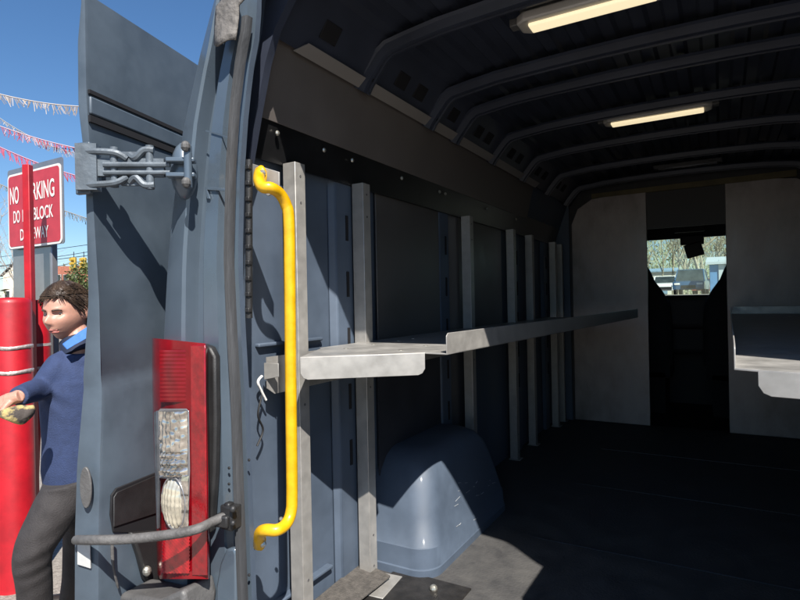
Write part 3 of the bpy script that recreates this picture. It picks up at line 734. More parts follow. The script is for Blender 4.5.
# second red guard panel just behind
c = at(38, 350, d=bd + .25)
gp = thing('guard_post', 'wide dark red guard behind the bollard, beside the man\'s face', 'guard post', (c.x, c.y, 0))
z0, z1 = at(38, 397, d=bd + .25).z, at(38, 300, d=bd + .25).z
MB().tube([(c.x, c.y, z0), (c.x, c.y, z1)], .068, 28).build('guard_sleeve', REDP, gp, smooth=40)
for py in (345, 368):
    z = at(38, py, d=bd + .2).z
    MB().tube([(c.x, c.y, z - .008), (c.x, c.y, z + .008)], .0695, 28).build('silver_band', TAPE, gp, smooth=60)
MB().tube([(c.x, c.y, z0), (c.x - .12, c.y + .0, 0)], .02, 10).build('support_leg', REDP, gp, smooth=60)
# narrow red post
d2 = bd + .14
p = at(28.2, 200, d=d2); ztp = at(28, 165, d=d2).z
ps = MB().box((p.x, p.y, (ztp) / 2), (.041, .041, ztp), YAW).build('square_post', REDP, None, bevel=.004)
tag(ps, 'narrow square red post standing upright in front of the no parking sign', 'post')
# sign
SY = (bd + .5) * .53 + CAM.y
SA, SB = at(9, 250, Y=SY), at(62, 243, Y=SY)
sx0, sx1 = SA.x, SB.x; sz0 = at(11, 249, Y=SY).z; sz1 = at(9, 178, Y=SY).z
sz0 = (at(11, 249, Y=SY).z + at(62, 243, Y=SY).z) / 2; sz1 = (at(9, 178, Y=SY).z + at(60, 160, Y=SY).z) / 2
print('sign', sx0, sx1, sz0, sz1, SY)
sg = thing('no_parking_sign', 'red and white no parking do not block driveway sign behind the narrow post', 'sign', ((sx0 + sx1) / 2, SY, 0))
def rrect(x0, x1, z0, z1, y, r_, n_=5):
    out = []
    for cx, cz, a0 in ((x1 - r_, z1 - r_, 0), (x0 + r_, z1 - r_, 90), (x0 + r_, z0 + r_, 180), (x1 - r_, z0 + r_, 270)):
        for q in range(n_ + 1):
            a = R(a0 + 90 * q / n_); out.append(Vector((cx + r_ * math.cos(a), y, cz + r_ * math.sin(a))))
    return out
back = MB().slab(rrect(sx0 - .008, sx1 + .02, sz0 - .004, sz1 + .035, SY + .004, .02), (0, .004, 0)).build('sign_plate', GREYM, sg)
face = MB().slab(rrect(sx0, sx1, sz0, sz1, SY, .03), (0, .003, 0)).build('white_border', WHITE, sg)
MB().slab(rrect(sx0 + .013, sx1 - .013, sz0 + .013, sz1 - .013, SY - .002, .025), (0, .001, 0)).build('red_face', SIGNR, face)
def text(s, x0, x1, zc_, h, y, name, parent, material):
    cu = bpy.data.curves.new(name, 'FONT'); cu.body = s; cu.size = 1; cu.extrude = .0; cu.align_x = 'CENTER'; cu.offset = .014
    o = bpy.data.objects.new(name, cu); col.objects.link(o)
    bpy.context.view_layer.update()
    dg = bpy.context.evaluated_depsgraph_get(); me = bpy.data.meshes.new_from_object(o.evaluated_get(dg)); bpy.data.objects.remove(o)
    xs2 = [v.co.x for v in me.vertices]; ys2 = [v.co.y for v in me.vertices]
    a, b, c_, d_ = min(xs2), max(xs2), min(ys2), max(ys2)
    for v in me.vertices:
        X = x0 + (v.co.x - a) / (b - a) * (x1 - x0); Z = zc_ - h / 2 + (v.co.y - c_) / (d_ - c_) * h
        v.co = (X, y, Z)
    me.materials.clear(); me.materials.append(material)
    o = bpy.data.objects.new(name, me); col.objects.link(o); adopt(o, parent); return o
W_ = sx1 - sx0; H_ = sz1 - sz0
for wd_, a_, b2_, zc_, hh_ in (('NO', .06, .235, .71, .23), ('PARKING', .335, .90, .71, .23), ('DO', .12, .25, .42, .165), ('NOT', .30, .46, .42, .165), ('BLOCK', .51, .87, .42, .165), ('DRIVEWAY', .25, .78, .17, .15)):
    text(wd_, sx0 + a_ * W_, sx0 + b2_ * W_, sz0 + zc_ * H_, hh_ * H_, SY - .005, 'lettering', sg, WHITE)
ga, gb = at(16, 270, Y=SY + .05), at(55, 270, Y=SY + .05)
MB().box(((ga.x + gb.x) / 2, SY + .05, (sz0 + 1.1) / 2 + .1), (gb.x - ga.x, .04, sz0 - 1.1 + .3)).build('backing_panel', GREYM, sg, bevel=.006)
MB().box(((ga.x * .8 + gb.x * .2), SY + .09, .9), (.05, .04, 1.8)).build('sign_post', GREYM, sg, bevel=.004)

# =================================================================== PERSON
PD = 2.35
def pj(px, py, dd=0.0): return at(px + (5 if py < 380 and px > 40 else 0), py, d=PD + dd)
def skin_mesh(nodes, edges, sub=2, name='tmp'):
    """nodes: list of (Vector, radius); grown with a Skin modifier, returned as (verts, faces)"""
    me = bpy.data.meshes.new(name); me.from_pydata([tuple(n_[0]) for n_ in nodes], edges, []); o = bpy.data.objects.new(name, me); col.objects.link(o)
    o.modifiers.new('skin', 'SKIN')
    for i, n_ in enumerate(nodes):
        r_ = n_[1]; me.skin_vertices[0].data[i].radius = (r_, r_) if not isinstance(r_, tuple) else r_
    me.skin_vertices[0].data[0].use_root = True
    ss = o.modifiers.new('sub', 'SUBSURF'); ss.levels = sub; ss.render_levels = sub
    bpy.context.view_layer.update()
    dg = bpy.context.evaluated_depsgraph_get(); m2 = bpy.data.meshes.new_from_object(o.evaluated_get(dg))
    vs2 = [v.co.copy() for v in m2.vertices]; fs2 = [tuple(p_.vertices) for p_ in m2.polygons]
    bpy.data.objects.remove(o); bpy.data.meshes.remove(m2); return vs2, fs2
PX = 5
pelv = pj(78, 480, .02); chest = pj(77, 385, 0); neck0 = pj(76, 350, .0); neck1 = pj(73, 330, .0)
shR = pj(58, 364, -.05); elR = pj(41, 388, -.13); wrR = pj(17, 397, -.30)
shL = pj(102, 362, .06); elL = pj(108, 415, .12); wrL = pj(102, 465, .05)
hipR = pj(66, 487, -.05); knR = pj(33, 553, -.14); anR = pj(38, 662, -.02)
hipL = pj(88, 487, .08); knL = pj(78, 575, .22); anL = pj(62, 655, .50)
man = thing('person', 'man in navy sweater and dark trousers striding past, reaching one hand to the bollard', 'person', (pelv.x, pelv.y, 0))
# head sculpt
HC = pj(62, 312, 0)
view = (HC - CAM); view.z = 0; view.normalize()
vright = Vector((-view.y, view.x, 0)) * -1
hf = (vright * -0.66 - view * 0.76 + Vector((0, 0, -.12))).normalized()      # facing the viewer's left, three-quarter
hl_ = Vector((0, 0, 1)).cross(hf).normalized(); hu = hf.cross(hl_).normalized()
HM = Matrix((hf, hl_, hu)).transposed()
def gs(x, y, z, cx, cy, cz, s_): return math.exp(-(((x - cx) ** 2 + (y - cy) ** 2 + (z - cz) ** 2) / (s_ * s_)))
def headpt(th, ph):
    d = Vector((math.sin(th) * math.cos(ph), math.sin(th) * math.sin(ph), math.cos(th)))
    ax, ay, az = .098, .077, .118
    if d.x < 0: ax = .104
    p = Vector((d.x * ax, d.y * ay, d.z * az))
    zz = p.z
    if zz < 0:                        # jaw narrows, lower back of the skull recedes
        k_ = -zz / .118
        p.y *= 1 - .30 * k_ ** 1.5
        if p.x < 0: p.x *= 1 - .42 * k_
        else: p.x *= 1 + .10 * math.sin(min(1, k_) * math.pi) 
    if p.x > 0 and zz > -.1: p.x *= .95 + .05 * min(1, abs(zz) / .05)
    x, y, z = p
    o = 0
    o += .021 * math.exp(-((y / .0115) ** 2)) * math.exp(-(((z + .026) / .017) ** 2)) * (x > 0)      # nose tip
    o += .011 * math.exp(-((y / .0095) ** 2)) * math.exp(-(((z + .004) / .020) ** 2)) * (x > 0)      # bridge
    for s_ in (-1, 1):
        o -= .0115 * math.exp(-(((y - s_ * .031) / .016) ** 2)) * math.exp(-(((z - .004) / .011) ** 2)) * (x > 0)
        o += .0055 * math.exp(-(((y - s_ * .028) / .020) ** 2)) * math.exp(-(((z - .022) / .009) ** 2)) * (x > 0)
        o += .005 * math.exp(-(((y - s_ * .045) / .018) ** 2)) * math.exp(-(((z + .025) / .018) ** 2)) * (x > 0)
        o += .004 * math.exp(-(((y - s_ * .011) / .006) ** 2)) * math.exp(-(((z + .034) / .007) ** 2)) * (x > 0)
    o += .0055 * math.exp(-((y / .021) ** 2)) * math.exp(-(((z + .058) / .006) ** 2)) * (x > 0)
    o += .0060 * math.exp(-((y / .018) ** 2)) * math.exp(-(((z + .072) / .006) ** 2)) * (x > 0)
    o -= .0040 * math.exp(-((y / .024) ** 2)) * math.exp(-(((z + .065) / .0032) ** 2)) * (x > 0)
    o -= .0035 * math.exp(-((y / .02) ** 2)) * math.exp(-(((z + .083) / .006) ** 2)) * (x > 0)
    o += .010 * math.exp(-((y / .022) ** 2)) * math.exp(-(((z + .101) / .013) ** 2)) * (x > 0)
    return p + Vector((o, 0, 0))
hv = []; hfc = []; NT, NP = 90, 110
for i in range(NT + 1):
    for j in range(NP): hv.append(HC + HM @ headpt(math.pi * i / NT, 2 * math.pi * j / NP))
for i in range(NT):
    for j in range(NP): hfc.append((i * NP + j, (i + 1) * NP + j, (i + 1) * NP + (j + 1) % NP, i * NP + (j + 1) % NP))
body = MB(); body.add(hv, hfc)
# ears
for s_ in (-1, 1):
    for (ex, ez, rx, rz, oy) in ((-.004, .0, .006, .030, .083), (-.012, .012, .014, .016, .080), (-.006, -.016, .010, .014, .078)):
        body.ball(HC + HM @ Vector((ex - .005, s_ * oy, ez)), (rx + .006, .008, rz), 14, HM)
# body skeleton
nk = HC + HM @ Vector((-.025, 0, -.07))

for a_, b2_, c_, r_ in ((shR, elR, wrR, (.042, .038, .032, .029, .024)), (shL, elL, wrL, (.042, .038, .032, .029, .024)), (hipR, knR, anR, (.065, .055, .045, .042, .036)), (hipL, knL, anL, (.065, .055, .045, .042, .036))):
    body.tube(smooth_path([lerp(chest if a_ in (shR, shL) else pelv, a_, .3), a_, lerp(a_, b2_, .5), b2_, lerp(b2_, c_, .5), c_], 3), [r_[0]] * 6 + [r_[1]] * 3 + [r_[2]] * 3 + [r_[3]] * 3 + [r_[4]], 16)
body.tube([pelv, lerp(pelv, chest, .5), chest, neck0, nk + Vector((0, 0, .03))], [.08, .08, .08, .05, .05], 20)
def hand(wr, fd, palmn, curl=.35, flip=1):
    fd = fd.normalized(); sd_ = fd.cross(palmn).normalized() * flip; pn = sd_.cross(fd).normalized() * flip
    pc = wr + fd * .05
    body.ball(pc, (.05, .040, .016), 18, Matrix((fd, sd_, pn)).transposed())
    body.tube([wr - fd * .012, wr + fd * .01, wr + fd * .035], [.022, .024, .026], 12)
    for k_, (off, ln, spread) in enumerate(((-.030, .066, -.22), (-.010, .078, -.05), (.010, .072, .07), (.028, .056, .22))):
        b = wr + fd * .085 + sd_ * off; d1 = (fd + sd_ * spread - pn * curl * .5).normalized(); d2_ = (fd + sd_ * spread - pn * curl * 1.5).normalized(); d3 = (fd * .7 + sd_ * spread - pn * curl * 2.4).normalized()
        p1 = b + d1 * ln * .45; p2 = p1 + d2_ * ln * .32; p3 = p2 + d3 * ln * .25
        body.tube([b - d1 * .015, b, lerp(b, p1, .5), p1, lerp(p1, p2, .5), p2, p3, p3 + d3 * .004], [.009, .0095, .0085, .009, .0078, .008, .0068, .003], 10)
    b = wr + fd * .028 + sd_ * -.034; d1 = (fd * .6 - sd_ * .8 - pn * .3).normalized(); d2_ = (fd * .9 - sd_ * .35 - pn * .3).normalized()
    body.tube([wr + fd * .015 - sd_ * .012, b, b + d1 * .032, b + d1 * .032 + d2_ * .026, b + d1 * .032 + d2_ * .030], [.014, .012, .0105, .008, .003], 10)
hd_dir = (at(-18, 409, d=PD - .31) - wrR)
hand(wrR, hd_dir, (UP0 * .8 - view * .5).normalized(), .32)
hand(wrL, Vector((0, 0, -1)) + vright * -.2, view, .4)
bo_ = body.build('body', SKIN, man, smooth=None)
rm = bo_.modifiers.new('remesh', 'REMESH'); rm.mode = 'VOXEL'; rm.voxel_size = .0028; rm.use_smooth_shade = True
sm_ = bo_.modifiers.new('smooth', 'SMOOTH'); sm_.factor = .5; sm_.iterations = 2
bpy.context.view_layer.update()
_m = bpy.data.meshes.new_from_object(bo_.evaluated_get(bpy.context.evaluated_depsgraph_get())); bo_.modifiers.clear(); bo_.data = _m; _m.name = 'body'; _m.shade_smooth()
_b = bmesh.new(); _b.from_mesh(_m); _seen = set(); _cs = []
for _v in _b.verts:
    if _v in _seen: continue
    _st = [_v]; _seen.add(_v); _c = []
    while _st:
        _x = _st.pop(); _c.append(_x)
        for _e in _x.link_edges:
            _y = _e.other_vert(_x)
            if _y not in _seen: _seen.add(_y); _st.append(_y)
    _cs.append(_c)
_cs.sort(key=len); print('BODYCOMP', [len(c_) for c_ in _cs])
for _c in _cs[:-1]: bmesh.ops.delete(_b, geom=_c, context='VERTS')
_b.to_mesh(_m); _b.free()
if not _m.materials: _m.materials.append(SKIN)

# face details
def hp(x, y, z): return HC + HM @ Vector((x, y, z))
def facex(y, z):
    best = None
    for i in range(NT + 1):
        for j in list(range(0, 28)) + list(range(NP - 28, NP)):
            q = headpt(math.pi * i / NT, 2 * math.pi * j / NP); e = (q.y - y) ** 2 + (q.z - z) ** 2
            if best is None or e < best[0]: best = (e, q.x)
    return best[1]
for s_ in (-1, 1):
    fx = facex(s_ * .031, .003)
    MB().ball(hp(fx - .0065, s_ * .031, .003), .0095, 16).build('eye', EYEW, bo_, smooth=60)
    MB().ball(hp(fx + .0005, s_ * .031 + .002, .002), (.0045, .0045, .0045), 12).build('iris', mat('iris', (.03, .02, .012), .2), bo_, smooth=60)
    pts = [hp(facex(s_ * yy, zz_) + .0015, s_ * yy, zz_) for yy, zz_ in ((.014, .017), (.024, .020), (.036, .021), (.046, .016))]
    MB().tube(smooth_path(pts, 4), [.0022] + [.0042] * 8 + [.003] * 3 + [.0015], 8).build('eyebrow', HAIR, bo_, smooth=60)
    pts = [hp(facex(s_ * yy, zz_) + .0005, s_ * yy, zz_) for yy, zz_ in ((.019, .006), (.027, .0095), (.036, .009), (.044, .004))]
    MB().tube(smooth_path(pts, 4), .0022, 6).build('eyelid', SKIN, bo_, smooth=60)
for zz_, r_ in ((-.0605, .0032), (-.0695, .0038)):
    pts = [hp(facex(yy, zz_ - abs(yy) * .12) + .0002, yy, zz_ - abs(yy) * .10) for yy in (-.022, -.012, 0, .012, .022)]
    MB().tube(smooth_path(pts, 4), [.0012] + [r_] * 15 + [.0012], 8).build('lip', LIPM, bo_, smooth=60)
# hair : shell + locks
hr = MB(); rows = []
def hairline(ph):      # polar angle where the hair stops
    a = abs(((ph + math.pi) % (2 * math.pi)) - math.pi)
    return interp([(0, 1.02), (.35, .98), (.75, 1.02), (1.05, 1.22), (1.30, 1.46), (1.42, 1.62), (1.52, 1.46), (1.72, 1.50), (1.9, 1.95), (2.4, 2.28), (3.15, 2.32)], a)
for i in range(25):
    row = []
    for j in range(73):
        ph = 2 * math.pi * j / 72; th = hairline(ph) * i / 24
        p = headpt(th, ph); d = p.normalized()
        tk = .014 * (1 - .55 * (i / 24) ** 2) + .006 * noise.noise(Vector((math.cos(ph) * 3, math.sin(ph) * 3, th * 2))) + .004 * noise.noise(Vector((math.cos(ph) * 14, math.sin(ph) * 14, th * 3)))
        if i == 24: tk = -.003
        row.append(HC + HM @ (p + d * tk))
    rows.append(row)
hr.grid(rows)
rnd = random.Random(3)
for k_ in range(1500):
    ph = rnd.uniform(0, 2 * math.pi); th = hairline(ph) * math.sqrt(rnd.random()) * .98
    p = headpt(th, ph); d = p.normalized()
    base_ = p + d * .010
    # combed back and to the side
    fl_ = Vector((-.55 if p.x < .06 else -.1, .75 * (-1 if p.y < .03 else .5), -.1 if p.z > .07 else -1.2)); fl_ = (fl_ - d * fl_.dot(d)).normalized()
    ln = rnd.uniform(.015, .034)
    q1 = base_ + fl_ * ln * .5 + d * .0045; q2 = base_ + fl_ * ln - d * rnd.uniform(.0, .003)
    hr.tube([HC + HM @ base_, HC + HM @ q1, HC + HM @ q2], [.0016, .0018, .0004], 4)
hr.build('hair', HAIR, bo_, smooth=60)
# sweater and trousers: lofted tubes fused into one skin each
def wrinkle(o_, fn):
    for v in o_.data.vertices: v.co = v.co + fn(v.co)
def fuse(mb, name, m_, vox, iters):
    o_ = mb.build(name, m_, None)
    r_ = o_.modifiers.new('remesh', 'REMESH'); r_.mode = 'VOXEL'; r_.voxel_size = vox
    q_ = o_.modifiers.new('smooth', 'SMOOTH'); q_.factor = .5; q_.iterations = iters
    bpy.context.view_layer.update()
    me_ = bpy.data.meshes.new_from_object(o_.evaluated_get(bpy.context.evaluated_depsgraph_get())); o_.modifiers.clear(); o_.data = me_; me_.name = name
    me_.shade_smooth(); adopt(o_, bo_); return o_
lat = (shL - shR); lat.z = 0; lat.normalize(); frn = Vector((0, 0, 1)).cross(lat); frn = frn if frn.dot(view) < 0 else -frn
def oval(mb, secs):
    rows = [[c_ + lat * (a_ * math.cos(t_)) + frn * (b_ * math.sin(t_)) for t_ in [2 * math.pi * q / 36 for q in range(37)]] for c_, a_, b_ in secs]
    o0 = len(mb.v); mb.grid(rows)
    for r_ in (rows[0], rows[-1]):
        o1 = len(mb.v); mb.v += [tuple(p) for p in r_[:-1]]; mb.f.append(tuple(range(o1, o1 + 36)))
swm = MB(); ctr = lambda t_: lerp(pelv, chest, t_)
sz_ = Vector((0, 0, 1))
oval(swm, [(pelv - sz_ * .005, .128, .122), (pelv + sz_ * .06, .135, .128), (ctr(.45), .130, .120), (ctr(.8), .138, .122), (chest + sz_ * .02, .142, .120), (chest + sz_ * .07, .135, .105), (neck0 - sz_ * .035, .11, .085), (neck0 - sz_ * .012, .075, .072)])
for a_, b2_, c_ in ((shR, elR, wrR), (shL, elL, wrL)):
    p_ = smooth_path([lerp(chest + sz_ * .03, a_, .4), a_, lerp(a_, b2_, .5), b2_, lerp(b2_, c_, .5), lerp(b2_, c_, .96)], 4)
    swm.tube(p_, [lerp(.064, .037, i_ / (len(p_) - 1)) for i_ in range(len(p_))], 18)
sw_o = fuse(swm, 'sweater', SWEAT, .006, 7)
def fold(co):
    d1 = min((co - elR).length, (co - shR).length)
    f1 = .0075 * math.sin(70 * (co.z + co.x * .8 + .02 * noise.noise(co * 9))) * math.exp(-(d1 / .09) ** 2)
    w1 = .006 * noise.noise(Vector((co.x * 9, co.y * 9, co.z * 4)))
    return (frn * (f1 + w1)) + Vector((0, 0, 1)) * w1 * .3
wrinkle(sw_o, fold)
trm = MB()
oval(trm, [(pelv + sz_ * .05, .122, .112), (pelv, .130, .118), (pelv - sz_ * .06, .140, .122), (pelv - sz_ * .10, .12, .10)])
for a_, b2_, c_, f_ in ((hipR, knR, anR, 1), (hipL, knL, anL, .93)):
    p_ = smooth_path([a_ + sz_ * .03, a_ - sz_ * .02, lerp(a_, b2_, .5), b2_, lerp(b2_, c_, .3), lerp(b2_, c_, .97)], 5)
    trm.tube(p_, [interp([(0, .092), (.3, .092), (.6, .070), (.75, .066), (1, .058)], i_ / (len(p_) - 1)) * f_ for i_ in range(len(p_))], 22)
tr_o = fuse(trm, 'trousers', PANTS, .007, 6)
def fold2(co):
    dk, dh = (co - knR).length, (co - hipL - Vector((0, 0, .02))).length
    ph_ = (co - lerp(hipR, hipL, .5)); r_ = ph_.length
    f1 = .0035 * math.sin(95 * (co.z - .45 * co.dot(vright)) + 3 * noise.noise(co * 7)) * math.exp(-(dk / .14) ** 2)
    f2 = .006 * math.sin(60 * (co.z + .9 * co.dot(vright)) + 3 * noise.noise(co * 6)) * math.exp(-(dh / .20) ** 2)
    w1 = .008 * noise.noise(co * 8)
    return -view * (f1 + f2 + w1)
wrinkle(tr_o, fold2)
for an, dr in ((anR, -vright), (anL, -vright)):
    f_ = Vector((an.x, an.y, 0)); sh = MB()
    sh.ball(f_ + dr * .06 + Vector((0, 0, .045)), (.14, .048, .045), 18, Matrix((dr, Vector((0, 0, 1)).cross(dr), Vector((0, 0, 1)))).transposed()); sh.tube([f_ + Vector((0, 0, .05)), an], .05, 12)
    sh.build('shoe', SHOE, bo_, smooth=60)
# collars
nb = nk + Vector((0, 0, -.055)); fr_ = (hf * .5 - view * .6); fr_.z = 0; fr_.normalize(); lt_ = Vector((0, 0, 1)).cross(fr_)
co = MB()
ring = lambda c_, a, b, dz, f0=0: [c_ + fr_ * a * math.cos(q) + lt_ * b * math.sin(q) + Vector((0, 0, dz - .035 * max(0, math.cos(q)) ** 2)) for q in [R(12 + f0) + (2 * math.pi - R(24 + 2 * f0)) * i / 30 for i in range(31)]]
co.grid([ring(nb, .062, .064, .045), ring(nb, .068, .070, .055), ring(nb, .085, .088, .022, 4), ring(nb, .100, .102, -.006, 8)])

MB().tube([neck0 - sz_ * .02, lerp(neck0, nk, .55) - sz_ * .01], [.078, .066], 26).build('undershirt_collar', SHIRTD, bo_, smooth=50)
cw = MB(); cw.slab([pj(57, 344, -.125), pj(62, 350, -.135), pj(69, 345, -.13), pj(88, 335, -.06), pj(88, 323, -.06), pj(74, 332, -.10)], -view * .010)
cw.build('shirt_collar', SHIRT, bo_, bevel=.004)
# item in the hand: yellow and brown folded cloth / work glove
gl_ = MB(); vv = []; cc = at(19, 411, d=PD - .33)
gb2 = MB(); gb2.ball(cc + Vector((0, 0, -.015)), (.040, .032, .026), 24, Matrix((vright, view, UP0)).transposed())
gb2.v = [tuple(Vector(v) + Vector((noise.noise(Vector(v) * 18), noise.noise(Vector(v) * 18 + Vector((5, 0, 0))), noise.noise(Vector(v) * 18 + Vector((0, 7, 0))))) * .04) for v in gb2.v]
go = gb2.build('work_glove', mat('glove', (.06, .05, .045), .9, 0, color2=(.40, .31, .13), vscale=15, contrast=.04, bump=.4, bscale=80), None, smooth=70)
tag(go, 'yellow and brown work glove bunched under the man\'s hand', 'glove')

# =================================================================== PENNANT STRINGS
STR = [((0, 94), (84, 109), 9.0, (.20, .16, .13), (.34, .30, .27), .17, 'beige fringed pennant string, highest across the sky'),
       ((0, 126), (90, 153), 9.5, (.28, .02, .04), (.36, .24, .28), .15, 'red and white fringed pennant string, second from the top'),
       ((0, 147), (90, 182), 8.5, (.33, .02, .05), (.34, .15, .21), .14, 'red pennant string passing behind the top of the sign'),
       ((0, 184), (90, 221), 13., (.06, .07, .06), (.20, .18, .15), .16, 'dull dark fringed string, lowest, passing behind the sign'),
       ((52, 146), (96, 158), 12., (.12, .12, .14), (.25, .25, .25), .14, 'grey short pennant string beside the door edge')]
for (a, b, dd, c1, c2, ln, lab) in STR:
    A = at(*a, d=dd); B = at(*b, d=dd + .4); v = B - A; A2 = A - v * 1.2; B2 = B + v * (.9); L = (B2 - A2).length
    t = thing('pennant_string', lab, 'pennant string', tuple(lerp(A2, B2, .5)), 'pennant strings over the lot')
    path = []
    for i in range(41):
        u = i / 40; p = lerp(A2, B2, u); p.z -= .0; path.append(p + Vector((0, 0, -.35 * (1 - (2 * u - 1) ** 2) + .33)))
    MB().tube(path, .009, 5).build('cord', mat('cord_' + lab[:4], c2, .6), t)
    fr = MB(); fr2 = MB(); nn = int(L / .020); dv = v.normalized()
    for i in range(nn):
        u = i / nn * 40; k_ = int(u); p = lerp(path[k_], path[k_ + 1], u - k_)
        l_ = ln * random.uniform(.45, 1.1); off = dv * random.uniform(-.05, .09) + Vector((0, random.uniform(-.02, .02), 0)); w2 = dv * .006
        tgt = fr if random.random() < .65 else fr2
        tgt.slab([p - w2, p + w2, p + w2 * .7 + off + Vector((0, 0, -l_)), p - w2 * .7 + off + Vector((0, 0, -l_))], (0, .002, 0))
    fr.build('fringe', mat('fr_' + lab[:4], c1, .5, 0, .3, 5), t)['kind'] = 'stuff'; fr2.build('pale_fringe', mat('fr2_' + lab[:4], c2, .5), t)['kind'] = 'stuff'

# =================================================================== BACKGROUND, left
def bh(px0, px1, pytop, pybot, d, depth, matw, rot=0): pass
def winrow(parent, x0, x1, z, wz, ww, n_, y, mtl):
    for i in range(n_):
        xx = lerp(x0, x1, (i + .5) / n_)
        f = MB().box((xx, y, z), (ww + .16, .06, wz + .16)).build('window', WHITE, parent, bevel=.01)
        MB().box((xx, y - .035, z), (ww, .02, wz)).build('pane', mtl, f)
GLS = mat('window_glass', (.04, .05, .05), .08, .1, .3, 2)
CREAM = mat('cream_siding', (.62, .56, .42), .8, 0, .06, 3, bump=.2, bscale=6, stretch=(.2, .2, 6))
BRICK = mat('brick', (.30, .11, .07), .85, 0, .2, 6)
ROOFM = mat('shingle_roof', (.09, .085, .08), .9, 0, .25, 8)
def gable(name, label, cx, cy, w_, dpt, zb, zw, zr, mw, rot, nwin=2):
    t = thing(name, label, 'house', (cx, cy, zb))
    def T(p): p = Vector(p); p = Matrix.Rotation(rot, 3, 'Z') @ p; return p + Vector((cx, cy, 0))
    wl = MB().slab([T((-w_ / 2, -dpt / 2, zb)), T((w_ / 2, -dpt / 2, zb)), T((w_ / 2, -dpt / 2, zw)), T((0, -dpt / 2, zr)), T((-w_ / 2, -dpt / 2, zw))], Matrix.Rotation(rot, 3, 'Z') @ Vector((0, dpt, 0)))
    wl.build('wall', mw, t)
    r_ = MB()
    for s_ in (-1, 1):
        r_.slab([T((0, -dpt / 2 - .4, zr + .12)), T((s_ * (w_ / 2 + .4), -dpt / 2 - .4, zw - .12)), T((s_ * (w_ / 2 + .4), dpt / 2 + .4, zw - .12)), T((0, dpt / 2 + .4, zr + .12))], (0, 0, .15))
    r_.build('roof', ROOFM, t)
    for i in range(nwin):
        xx = lerp(-w_ * .36, w_ * .36, i / max(1, nwin - 1)); c = T((xx, -dpt / 2 - .03, (zb + zw) / 2 + .3)); 
        f = MB().box(c, (1.0, .08, 1.5), rot).build('window', WHITE, t); MB().box(T((xx, -dpt / 2 - .08, (zb + zw) / 2 + .3)), (.8, .03, 1.25), rot).build('pane', GLS, f)
    return t
D1 = 100
pA = at(5, 290, d=D1)
gable('gabled_house', 'cream gabled house far off at the left edge, seen beside the sign', pA.x, pA.y + 4, 4.8, 7, 0, at(5, 277, d=D1).z + .2, at(5, 262, d=D1).z, CREAM, R(34))
pB = at(66, 290, d=60)
t = thing('brick_building', 'low red brick building behind the man\'s head', 'building', (pB.x, pB.y, 0))
MB().box((pB.x, pB.y + 2, at(66, 267, d=60).z / 2), (9, 6, at(66, 267, d=60).z), R(30)).build('wall', BRICK, t)
for k_ in (-1, 0, 1, 2):
    c = at(59 + 7.5 * k_ + (0 if k_ else 0), 278, d=57.2)
    f = MB().box(c, (.55, .2, .75), R(30)).build('window', mat('wframe', (.35, .3, .26), .7), t); MB().box(c + Vector((.06, -.12, 0)), (.42, .1, .6), R(30)).build('pane', GLS, f)
# evergreen bush
def leafy(name, label, c, rad, n_, size, m_, seed, cat='bush', trunk=True, group=None):
    t = thing(name, label, cat, (c.x, c.y, 0), group); rn = random.Random(seed); b = MB()
    for i in range(n_):
        while True:
            p = Vector((rn.uniform(-1, 1), rn.uniform(-1, 1), rn.uniform(-1, 1)))
            if p.length < 1 and noise.noise(p * 2.3 + Vector((seed, 0, 0))) > -.22: break
        q = c + Vector((p.x * rad[0], p.y * rad[1], p.z * rad[2])); a = Vector((rn.gauss(0, 1), rn.gauss(0, 1), rn.gauss(0, 1))).normalized(); b2 = a.orthogonal().normalized(); s_ = size * rn.uniform(.5, 1.2)
        b.add([q, q + a * s_ + b2 * s_ * .4, q + a * s_ * 1.8, q + a * s_ - b2 * s_ * .4], [(0, 1, 2, 3)])
    b.build('crown', m_, t)
    if trunk: MB().tube([(c.x, c.y, gz(c.x, c.y) - .1), (c.x, c.y, c.z)], .12, 8).build('trunk', BARK, t)
    return t
BARK = mat('bark', (.16, .13, .10), .9, 0, .3, 8, bump=.4, bscale=20)
LEAF = mat('green_leaves', (.030, .055, .015), .7, 0, color2=(.09, .11, .025), vscale=1.4)
c = at(86, 282, d=40)
leafy('leafy_bush', 'yellow green bush beside the brick building, against the door edge', c, (1.3, 1.3, 1.5), 2200, .13, LEAF, 4)
# bare trees
def bare_tree(name, label, x, y, h, seed, spread=.5, levels=5, m_=None, group='bare trees', r0=None, z0=None, thin=1.0):
    rn = random.Random(seed); t = thing(name, label, 'tree', (x, y, gz(x, y)), group); tk = MB(); br = MB()
    def grow(p, d, l, r_, lv):
        q = p; pts = [p]; dd_ = d.copy()
        for i in range(3):
            dd_ = (dd_ + Vector((rn.gauss(0, .12), rn.gauss(0, .12), rn.gauss(.03, .08)))).normalized(); q = q + dd_ * l / 3; pts.append(q)
        (tk if lv == 0 else br).tube(pts, [r_, r_ * .88, r_ * .76, r_ * .6], 6 if lv < 2 else 3)
        if lv >= levels: return
        for i in range(rn.choice((2, 3, 3)) + (2 if lv == 0 else 0)):
            s_ = pts[rn.choice((1, 2, 3, 3))] if lv else pts[rn.choice((2, 3, 3))]
            nd = (dd_ + Vector((rn.gauss(0, spread), rn.gauss(0, spread), rn.gauss(.1, .3)))).normalized()
            grow(s_, nd, l * rn.uniform(.58, .8), r_ * .55, lv + 1)
    grow(Vector((x, y, gz(x, y) - .1)), Vector((0, 0, 1)), h * .33, r0 or h * .018 * thin, 0)
    tk.build('trunk', m_ or BARK, t, smooth=60); br.build('branch', m_ or BARK, t)
    return t
BARKL = mat('pale_bark', (.30, .27, .24), .9, 0, .25, 8)
